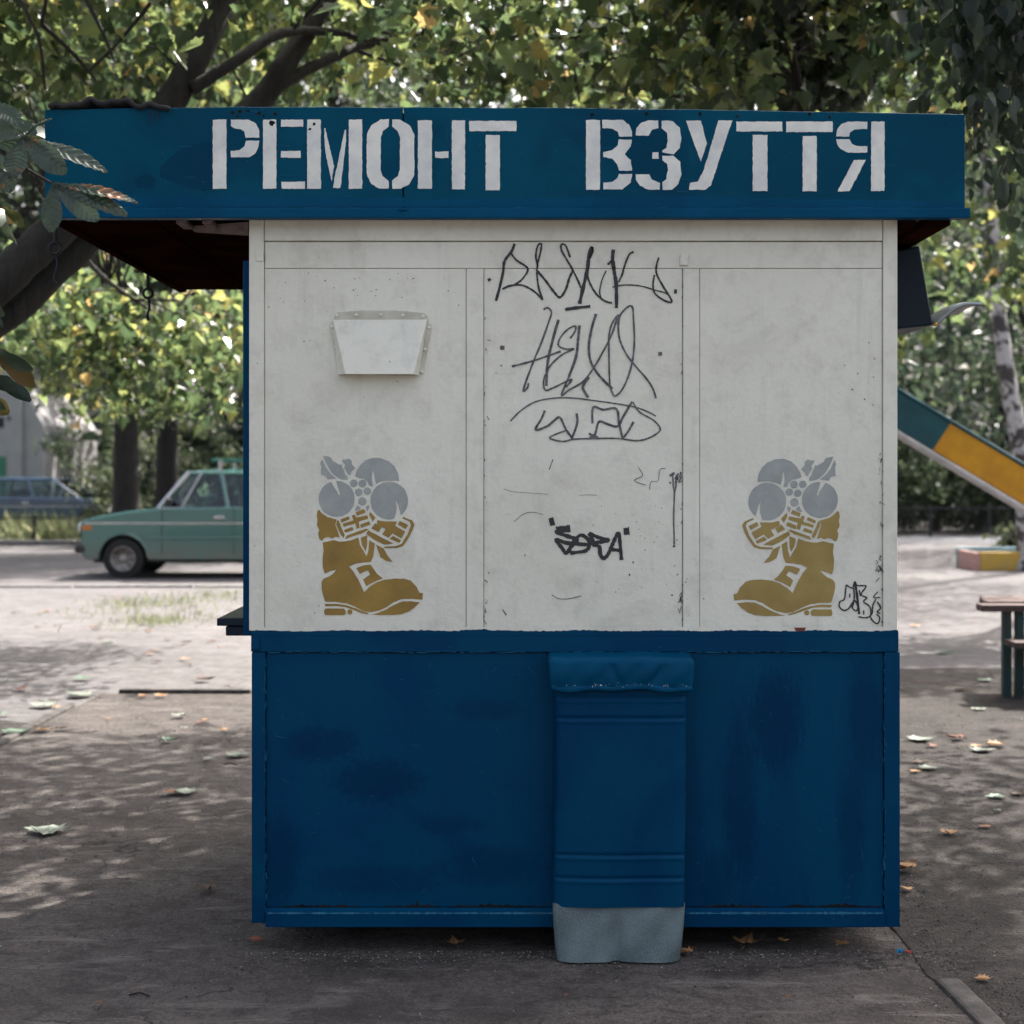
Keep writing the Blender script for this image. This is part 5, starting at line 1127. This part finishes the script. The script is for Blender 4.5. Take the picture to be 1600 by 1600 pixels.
for a_ in [(72, 1305, .17, 'fl_pale', 'large pale grey green leaf alone on the asphalt, lower left'), (287, 1243, .13, 'fl_pale', 'pale leaf under a rust red one, left of the kiosk'), (266, 1244, .085, 'fl_rust', 'rust red leaf lying over a pale one, left of the kiosk', None, .9),
           (325, 1190, .07, 'fl_pale', 'small pale leaf left of the longer one by the kiosk corner'), (368, 1185, .13, 'fl_pale', 'pale leaf touching the kiosk outline, left side'), (122, 1090, .20, 'fl_pale', 'pale leaf lying across the kerb corner, left'),
           (20, 1149, .16, 'fl_green', 'green leaf against the kerb at the left edge'), (70, 1106, .17, 'fl_pale', 'pale leaf beside the kerb end, left'), (33, 1080, .10, 'fl_rust', 'rust leaf on the sand near the left edge'), (130, 1064, .15, 'fl_green', 'green leaf on sand just beyond the kerb corner'), (320, 1066, .13, 'fl_brown', 'curled brown leaf on the sand near the kiosk shelf', None, .8),
           (323, 1396, .075, 'fl_brown', 'small brown leaf in the shadow left of the kiosk foot', None, .9), (1440, 1160, .15, 'fl_pale', 'pale leaf nearest the kiosk wall on the right dirt'), (1493, 1158, .10, 'fl_rust', 'orange red leaf on the dirt, right', None, 1.0), (1536, 1177, .13, 'fl_pale', 'pale leaf touching a tan leaf, right'), (1553, 1169, .11, 'fl_tan', 'tan leaf touching a pale leaf, right', None, .8),
           (1452, 1205, .11, 'fl_pale', 'pale leaf lying alone below the orange one, right'), (1554, 1250, .09, 'fl_green', 'dark green leaf on the dirt at right'), (1483, 1308, .075, 'fl_tan', 'thin tan leaf on the dark dirt, right', None, .9), (1168, 1481, .09, 'fl_tan', 'curled orange leaf in front of the kiosk, right of the padded cover', None, 1.1),
           (710, 1481, .065, 'fl_tan', 'orange leaf in front of the kiosk, left of the padded cover', None, 1.1), (1071, 1496, .05, 'fl_tan', 'crumpled tan leaf at the foot of the padded cover', None, 1.3), (1224, 1478, .035, 'fl_tan', 'tiny tan leaf between two curled leaves before the kiosk', None, 1.2), (1315, 1484, .05, 'fl_tan', 'rolled tan leaf near the kiosk right corner', None, 1.3),
           (1415, 1396, .05, 'fl_tan', 'tan leaf lying beside the kiosk right wall', None, .8), (1410, 1365, .11, 'fl_tan', 'large orange leaf leaning by the kiosk right wall', None, 1.2), (1528, 1112, .10, 'fl_pale', 'whitish leaf on the dirt below the table', None, .3), (1540, 1066, .11, 'fl_green', 'green leaf near the table legs'), (1500, 1082, .11, 'fl_brown', 'dark leaf in the dirt left of the table legs', None, .7),
           (1475, 1022, .15, 'fl_green', 'green leaf on the bright sand left of the table'), (1430, 980, .12, 'fl_tan', 'yellowish leaf on the bright sand by the kiosk'), (1535, 1538, .05, 'fl_tan', 'pale tan leaf beside the broken kerb, lower right', None, .8), (400, 1477, .05, 'fl_rust', 'dark rust leaf under the kiosk left corner', None, 1.0), (1455, 1170, .07, 'fl_rust', 'small rust leaf under the pale leaf by the kiosk wall', None, .9)]:
    fallen(*a_)
CN = {'fl_brown': 'brown', 'fl_rust': 'rust red', 'fl_tan': 'tan', 'fl_pale': 'pale', 'fl_green': 'green'}
for _ in range(46):
    c_ = random.choice(['fl_brown', 'fl_rust', 'fl_tan', 'fl_pale', 'fl_green', 'fl_brown'])
    fallen(random.uniform(0, 385), 905 + random.uniform(0, 1) ** .8 * 260, random.uniform(.04, .10), c_, 'small ' + CN[c_] + ' leaf scattered on the sand left of the kiosk', None, random.choice([.4, .8]), 'small leaves on the sand, left')
for _ in range(13):
    c_ = random.choice(['fl_brown', 'fl_rust', 'fl_tan', 'fl_pale', 'fl_brown'])
    fallen(random.uniform(1415, 1600), 905 + random.uniform(0, 1) ** .8 * 420, random.uniform(.035, .08), c_, 'small ' + CN[c_] + ' leaf scattered on the ground right of the kiosk', None, random.choice([.4, .8]), 'small leaves on the ground, right')
for _ in range(12):
    fallen(random.choice([random.uniform(0, 385), random.uniform(420, 1500)]), random.uniform(1470, 1595), random.uniform(.012, .026), random.choice(['fl_brown', 'fl_rust', 'fl_brown']), 'tiny leaf scrap on the asphalt in front of the kiosk', None, .8, 'leaf scraps on the asphalt')
q = G(1408, 1493); wp = empty('candy_wrapper', (q.x, q.y, 0), 'small blue and red candy wrapper by the kiosk right corner', 'wrapper')
m = MB(); m.grid(lambda u, v: (q.x - .014 + .022 * u, q.y - .01 + .02 * v, .008 + .012 * math.sin(u * 5 + v * 3) ** 2), 6, 6); m.build('wrapper', simple('wrapper_blue', (.02, .25, .45), .25), wp)
m = MB(); m.grid(lambda u, v: (q.x + .009 + .022 * u, q.y - .008 + .016 * v, .008 + .008 * math.sin(u * 7 + v * 4) ** 2), 6, 6); m.build('wrapper_end', simple('wrapper_red', (.5, .08, .06), .3), wp)
for px, py, L, lb in ((218, 1558, .06, 'thin twig on the asphalt at the lower left'), (360, 1196, .07, 'thin twig beside the kiosk left edge'), (830, 1478, .10, 'dark twig leaning by the padded cover foot')):
    q = G(px, py); m = MB(); m.tube([q + Vector((-L/2, 0, .006)), q + Vector((0, .004, .012)), q + Vector((L/2, -.01, .006))], .0028, 5); tag(m.build('twig', M['bark_d']), lb, 'twig')

# grit and crumbs lying on the ground near the kiosk
def grit_mat():
    m, t, b = nmat('grit'); g_ = t.nodes.new('ShaderNodeNewGeometry')
    t.links.new(ramp(t, g_.outputs['Random Per Island'], [(0, (.03, .026, .022)), (.55, (.10, .088, .078)), (.9, (.20, .18, .165)), (1, (.34, .32, .30))]), b.inputs['Base Color']); b.inputs['Roughness'].default_value = .9; return m
gpts = []
for _ in range(9000):
    X_ = random.uniform(-3.2, 3.4); Y_ = 3.9 + 7.2 * random.random() ** 1.5
    if -.84 < X_ < 1.15 and 5.06 < Y_ < 6.8: continue
    gpts.append((X_, Y_, .010))
for _ in range(1500): gpts.append((random.uniform(-.85, 1.3), 5.0 - abs(random.gauss(0, .10)), .008))
for _ in range(900): gpts.append((1.30 + random.gauss(0, .09), random.uniform(3.9, 6.2), .012))
go = leaves_mesh('grit', grit_mat(), 'pebble', np.array(gpts), .0075, None, pitch=(-15, 15), roll=10); tag(go, 'fine grit and crumbs on the ground around the kiosk', 'grit', kind='stuff')
sm = []
for xs_, y0, y1, n_ in ((1068, 600, 980, 26), (757, 640, 980, 16), (1376, 700, 970, 18), (757, 430, 640, 8), (1066, 425, 600, 8)):
    for _ in range(n_):
        a_, b_ = xs_ + random.gauss(0, 2.2), random.uniform(y0, y1); sm.append((random.uniform(.4, 1.1), [(a_, b_), (a_ + random.gauss(0, 2.5), b_ + random.uniform(1, 7))]))
for cx_, cy_ in ((1066, 938), (758, 912), (758, 946), (1064, 745), (1377, 880)):
    for _ in range(9): a_, b_ = cx_ + random.gauss(-2, 3), cy_ + random.gauss(0, 7); sm.append((random.uniform(.5, 1.6), [(a_, b_), (a_ + random.gauss(0, 2), b_ + random.uniform(2, 8))]))
tag(strokes('smudge', sm, lambda x, y, d: K(x, y, .0125 if x > 1377.5 else .0048), 'marker2', 1.0), kind='stuff')

# brush marks, drips and scratches in the blue paint
M['blue_worn'] = simple('blue_paint_worn', (.015, .10, .18), .5, scale=20, c2=(.004, .06, .13), spec=.1, bmp=.1)
bs = []
for _ in range(60):
    x_, y_ = random.uniform(420, 1375), random.uniform(1030, 1410)
    if 850 < x_ < 1090: continue
    bs.append((random.uniform(.3, .7), [(x_, y_), (x_ + random.gauss(0, 9), y_ + random.gauss(0, 7))]))
for _ in range(120):
    x_ = random.choice([415.5, 1380.5]) + random.gauss(0, 1.2); y_ = random.uniform(1022, 1415); bs.append((random.uniform(.4, 1.1), [(x_, y_), (x_ + random.gauss(0, .5), y_ + random.uniform(2, 12))]))
tag(strokes('scratch', bs, lambda x, y, d: K(x, y, .0112), 'blue_worn', 1), kind='stuff')
bs = [(random.uniform(.4, 1.2), [(x_, 1018 + random.gauss(0, .6)), (x_ + random.uniform(3, 16), 1018 + random.gauss(0, .6))]) for x_ in np.linspace(420, 1360, 70)]
tag(strokes('worn_edge', bs, lambda x, y, d: K(x, y, .0112), 'blue_worn', 1), kind='stuff')
bs = []
for _ in range(130): x_ = random.uniform(75, 1490); y_ = random.choice([random.uniform(172, 326), 324.5, 325.5]); bs.append((random.uniform(.3, .8), [(x_, max(y_, fascia_top(x_) + 3)), (x_ + random.gauss(0, 14), max(y_, fascia_top(x_) + 3) + random.gauss(0, .8))]))
tag(strokes('scratch', bs, lambda x, y, d: S(x, min(y, 326), .0009), 'blue_worn', 1), kind='stuff')
